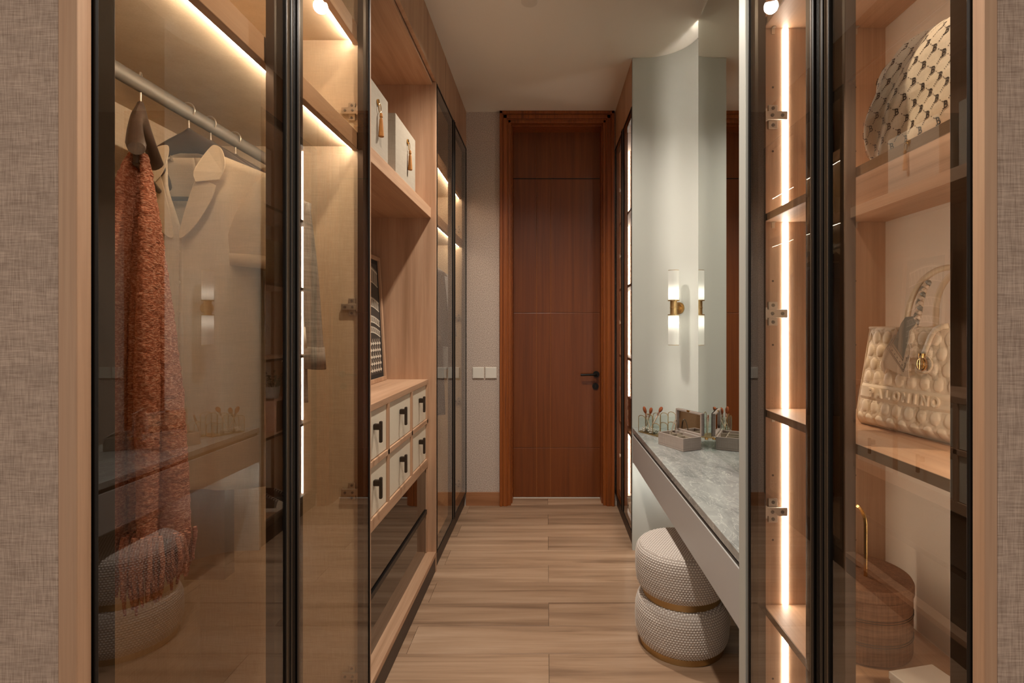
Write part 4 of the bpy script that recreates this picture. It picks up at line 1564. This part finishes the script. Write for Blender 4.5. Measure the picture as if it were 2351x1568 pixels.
MB().box(0.0102, JL - 0.0102, JW + 0.010, JW + 0.0138, JH + 0.0102, JH + JW - 0.0102).build('mirror', 'lid_mirror', lo)
MB().box(JL / 2 - 0.010, JL / 2 + 0.010, JW - 0.001, JW + 0.006, JH + JW - 0.006, JH + JW + 0.003).build('latch', 'gold', lo, bevel=0.001)
rb = MB()
rb.grid([[(0.020 + dx, JW - 0.004 - 0.045 * t_, JH - 0.010 + 0.075 * t_ ** 0.6 * (1 - t_) * 2.2 + 0.02 * (1 - t_)) for t_ in [k / 12 for k in range(13)]] for dx in (0, 0.009)])
ro = rb.build('ribbon', 'boxlinen', jb, smooth=True)
md = ro.modifiers.new('solid', 'SOLIDIFY'); md.thickness = 0.001
jb.location = (0.600, 2.812, ZD)
jb.rotation_euler = (0, 0, math.atan2(-0.181, 0.0885))

# brush organiser: fluted glass compartments of different heights in a brass frame
org = thing('brush_organizer', 'brass framed fluted glass brush holder at the far end of the marble top', 'organizer', (0, 0, 0))
CW = 0.062
slots = [(0, 0, 0.100, False), (1, 0, 0.118, False), (2, 0, 0.072, False), (2, 1, 0.128, True), (3, 1, 0.085, False)]


def arch(w, h, n=10):
    r = w / 2
    pts = [(0, 0), (0, h - r * 0.55)]
    pts += [(r - r * math.cos(PI * k / n), h - r * 0.55 + r * 0.55 * math.sin(PI * k / n)) for k in range(1, n)]
    pts += [(w, h - r * 0.55), (w, 0)]
    return pts


fr_ = MB(); gls = MB(); base = MB()
for (i, j, h, tall) in slots:
    x0, y0_ = i * CW, j * CW
    base.box(x0, x0 + CW, y0_, y0_ + CW, 0, 0.005)
    for yy in (y0_ + 0.0015, y0_ + CW - 0.0015):
        a = arch(CW, h)
        fr_.tube([(x0 + u, yy, 0.003 + v) for u, v in a], 0.0018, 6)
        # fluted pane
        nfl = 40
        cols_ = []
        for k in range(nfl + 1):
            u = 0.0012 + (CW - 0.0024) * k / nfl
            r = CW / 2
            dd = abs(u - r) / r
            top = h - r * 0.55 + r * 0.55 * math.sqrt(max(0, 1 - dd * dd)) + 0.002
            ry = yy + 0.0009 * math.sin(k * PI / 2)
            cols_.append([(x0 + u, ry, 0.005), (x0 + u, ry, top)])
        gls.grid(cols_)
    for xx in (x0 + 0.0012, x0 + CW - 0.0012):
        gls.grid([[(xx, y0_ + 0.002, 0.005), (xx, y0_ + CW - 0.002, 0.005)], [(xx, y0_ + 0.002, h - 0.018), (xx, y0_ + CW - 0.002, h - 0.018)]])
        fr_.tube([(xx, y0_, 0.004), (xx, y0_ + CW, 0.004)], 0.0014, 6)
base.build('base', 'antique', org)
fr_.build('frame', 'antique', org, smooth=True)
gls.build('glass_panel', 'clear', org, smooth=True)
bd = MB()
rr = random.Random(5)
for (i, j, h, tall) in slots[:2]:
    for k in range(70):
        c = (i * CW + rr.uniform(0.008, CW - 0.008), j * CW + rr.uniform(0.008, CW - 0.008), 0.009 + rr.uniform(0, 0.020))
        r = 0.0042
        bd.grid([[(c[0] + r * math.sin(t_) * math.cos(2 * PI * m_ / 8), c[1] + r * math.sin(t_) * math.sin(2 * PI * m_ / 8), c[2] - r * math.cos(t_)) for m_ in range(8)] for t_ in (0.3, 0.9, 1.57, 2.2, 2.85)], cv=True, caps=True)
bo = bd.build('bead', 'pebble', org, smooth=True)
bo['kind'] = 'stuff'
OA = math.atan2(2.993 - 3.155, 0.641 - 0.547)
OO = Vector((0.550, 3.135, ZD))
org.location = OO
org.rotation_euler = (0, 0, OA)
oc, os_ = math.cos(OA), math.sin(OA)


def org_w(x, y, z):
    return Vector((OO.x + oc * x - os_ * y, OO.y + os_ * x + oc * y, OO.z + z))


def brush(label, p0, p1, head_r, head_l, flatt=0.55):
    t = thing('makeup_brush', label, 'brush', tuple(p0), 'makeup brushes in the glass organizer')
    p0, p1 = Vector(p0), Vector(p1)
    d = (p1 - p0).normalized()
    L = (p1 - p0).length
    MB().tube([p0, p0 + d * (L - head_l - 0.022)], [0.0028, 0.0045], 10).build('handle', 'silk_beige', t, smooth=True)
    MB().tube([p0 + d * (L - head_l - 0.022), p0 + d * (L - head_l)], [0.0048, 0.0062], 12).build('ferrule', 'rose_gold', t, smooth=True)
    pts = [p0 + d * (L - head_l + head_l * f) for f in (0, 0.2, 0.45, 0.7, 0.88, 0.97, 1.0)]
    MB().tube(pts, [0.006, head_r * 0.78, head_r, head_r * 0.97, head_r * 0.72, head_r * 0.4, head_r * 0.1], 14, flat=flatt).build('bristle_head', 'rose_hair', t, smooth=True)


brush('round headed rust makeup brush, leftmost in the organizer', org_w(0.070, 0.030, 0.032), px(1478, 933, 3.125), 0.0175, 0.044)
brush('round headed rust makeup brush, second from the left in the organizer', org_w(0.022, 0.045, 0.032), px(1496, 936, 3.105), 0.0170, 0.040)
brush('fan shaped rust makeup brush leaning right in the organizer', org_w(0.085, 0.022, 0.032), px(1520, 934, 3.075), 0.0180, 0.036)
brush('thin makeup brush leaning in the low compartment next to the jewelry box', org_w(0.195, 0.100, 0.008), org_w(0.240, 0.085, 0.130), 0.006, 0.02)

gb = thing('perfume_bottle', 'slim clear glass bottle with gold collar behind the jewelry box by the mirror', 'bottle', (0.812, 2.690, ZD))
MB().lathe([(0.010, 0), (0.0115, 0.002), (0.0115, 0.052), (0.006, 0.056), (0.006, 0.06)], (0.812, 2.655, ZD), 20).build('body', 'clear', gb, smooth=True)
MB().lathe([(0.0085, 0.058), (0.0085, 0.066), (0.007, 0.067)], (0.812, 2.655, ZD), 20).build('collar', 'gold', gb, smooth=True)

# ------------------------------------------------------------------ contents of the far right cabinet
cu = thing('cushion', 'sand coloured quilted cushion on the upper shelf of the far cabinet', 'cushion', (0.72, 3.72, 1.6925))
nu, nv = 40, 30
q = MB()
for sgn in (-1, 1):
    P = np.zeros((nv, nu, 3))
    for i in range(nv):
        for j in range(nu):
            a = -1 + 2 * i / (nv - 1); bq = -1 + 2 * j / (nu - 1)
            th_ = 0.062 * ((1 - a ** 4) * (1 - bq ** 4)) ** 0.5 + 0.003 * math.cos(bq * 18) * math.cos(a * 14) * (1 - a * a) * (1 - bq * bq)
            P[i, j] = (0.72 + sgn * th_, 3.72 + 0.19 * bq * (1 - 0.06 * (1 - a * a)), 1.6930 + 0.17 + 0.17 * a * (1 - 0.06 * (1 - bq * bq)))
    q.grid(P)
q.build('cover', 'cushion', cu, smooth=True)

for k in range(3):
    z = 0.6725 + 0.0715 * k
    t = thing('gift_box', ['blush paper box at the bottom of the stack under the potted plant', 'blush paper box in the middle of the stack under the potted plant', 'blush paper box on top of the stack under the potted plant'][k], 'box', (0.71, 3.74, z), 'blush boxes stacked in the far cabinet')
    bx('body', 'pinkbox', t, 0.60, 0.82, 3.60, 3.86, z, z + 0.045, 0.0015)
    bx('lid', 'pinkbox', t, 0.598, 0.822, 3.598, 3.862, z + 0.0452, z + 0.071, 0.0015)
pl = thing('potted_plant', 'small leafy plant in a white pot standing on the blush boxes', 'plant', (0.70, 3.74, 0.8875))
MB().lathe([(0.034, 0.0), (0.038, 0.002), (0.050, 0.085), (0.047, 0.086), (0.044, 0.074), (0.001, 0.073)], (0.70, 3.74, 0.8875), 32).build('pot', 'white', pl, smooth=True)
lf = MB()
rr = random.Random(11)
for k in range(110):
    a = rr.uniform(0, 2 * PI); el = rr.uniform(0.15, 1.4)
    R_ = rr.uniform(0.03, 0.085)
    base_ = Vector((0.70 + 0.02 * math.cos(a), 3.74 + 0.02 * math.sin(a), 0.965))
    c = base_ + Vector((math.cos(a) * math.cos(el), math.sin(a) * math.cos(el), 1.3 * math.sin(el))) * R_
    d = Vector((math.cos(a), math.sin(a), rr.uniform(-0.2, 0.8))).normalized() * 0.026
    w_ = d.cross(Vector((0, 0, 1))).normalized() * 0.009
    k0 = len(lf.v)
    up_ = Vector((0, 0, 0.003))
    lf.v += [tuple(c), tuple(c + d * .5 + w_ + up_), tuple(c + d), tuple(c + d * .5 - w_ + up_)]
    lf.f.append((k0, k0 + 1, k0 + 2, k0 + 3)); lf.mi.append(0)
    if k % 4 == 0:
        lf.tube([tuple(base_), tuple(c)], 0.0012, 4)
lo_ = lf.build('foliage', 'leaf', pl)
lo_['kind'] = 'stuff'


def sneaker(y, lab):
    t = thing('sneaker', lab, 'shoe', (0.70, y, 0.1005), 'sneakers at the bottom of the far cabinet')
    out = []
    for i in range(25):
        u = i / 24
        wv_ = 0.032 + 0.013 * math.sin(PI * min(1, u * 1.05)) - (0.02 * max(0, (u - 0.9) / 0.1) ** 2) - 0.016 * max(0, (0.08 - u) / 0.08) ** 2
        out.append((0.575 + 0.27 * u, wv_))
    poly = [(x, y - w_) for x, w_ in out] + [(x, y + w_) for x, w_ in reversed(out)]
    MB().prism(poly, 0.1006, 0.128).build('sole', 'rubber', t, bevel=0.004)
    rows_ = []
    for i in range(25):
        x, w_ = out[i]
        u = i / 24            # toe at u = 0 (towards the door)
        hh_ = 0.030 + 0.062 * min(1, max(0, (u - 0.12) / 0.45)) - 0.012 * max(0, u - 0.75)
        rows_.append([(x + 0.004, y + (w_ - 0.003) * math.cos(a) * (1 - 0.35 * math.sin(a)), 0.127 + hh_ * math.sin(a)) for a in [PI * k / 14 for k in range(15)]])
    MB().grid(rows_, caps=False).build('upper', 'canvas_dark', t, smooth=True)
    tc_ = MB()
    tc_.grid([[(p[0] - 0.001, p[1], p[2] + 0.0022) for p in r_] for r_ in rows_[:6]])
    tc_.build('toe_cap', 'rubber', t, smooth=True)
    for k in range(6):
        x = 0.645 + 0.016 * k
        zt = 0.127 + 0.030 + 0.062 * min(1, max(0, ((x - 0.579) / 0.27 - 0.12) / 0.45)) + 0.0008
        MB().tube([(x, y - 0.020, zt - 0.006), (x + 0.004, y, zt + 0.001), (x, y + 0.020, zt - 0.006)], 0.0022, 6).build('lace', 'rubber', t, smooth=True)


sneaker(3.70, 'dark canvas sneaker with white sole, nearer one of the pair in the far cabinet')
sneaker(3.83, 'dark canvas sneaker with white sole, one beside the brown door in the far cabinet')
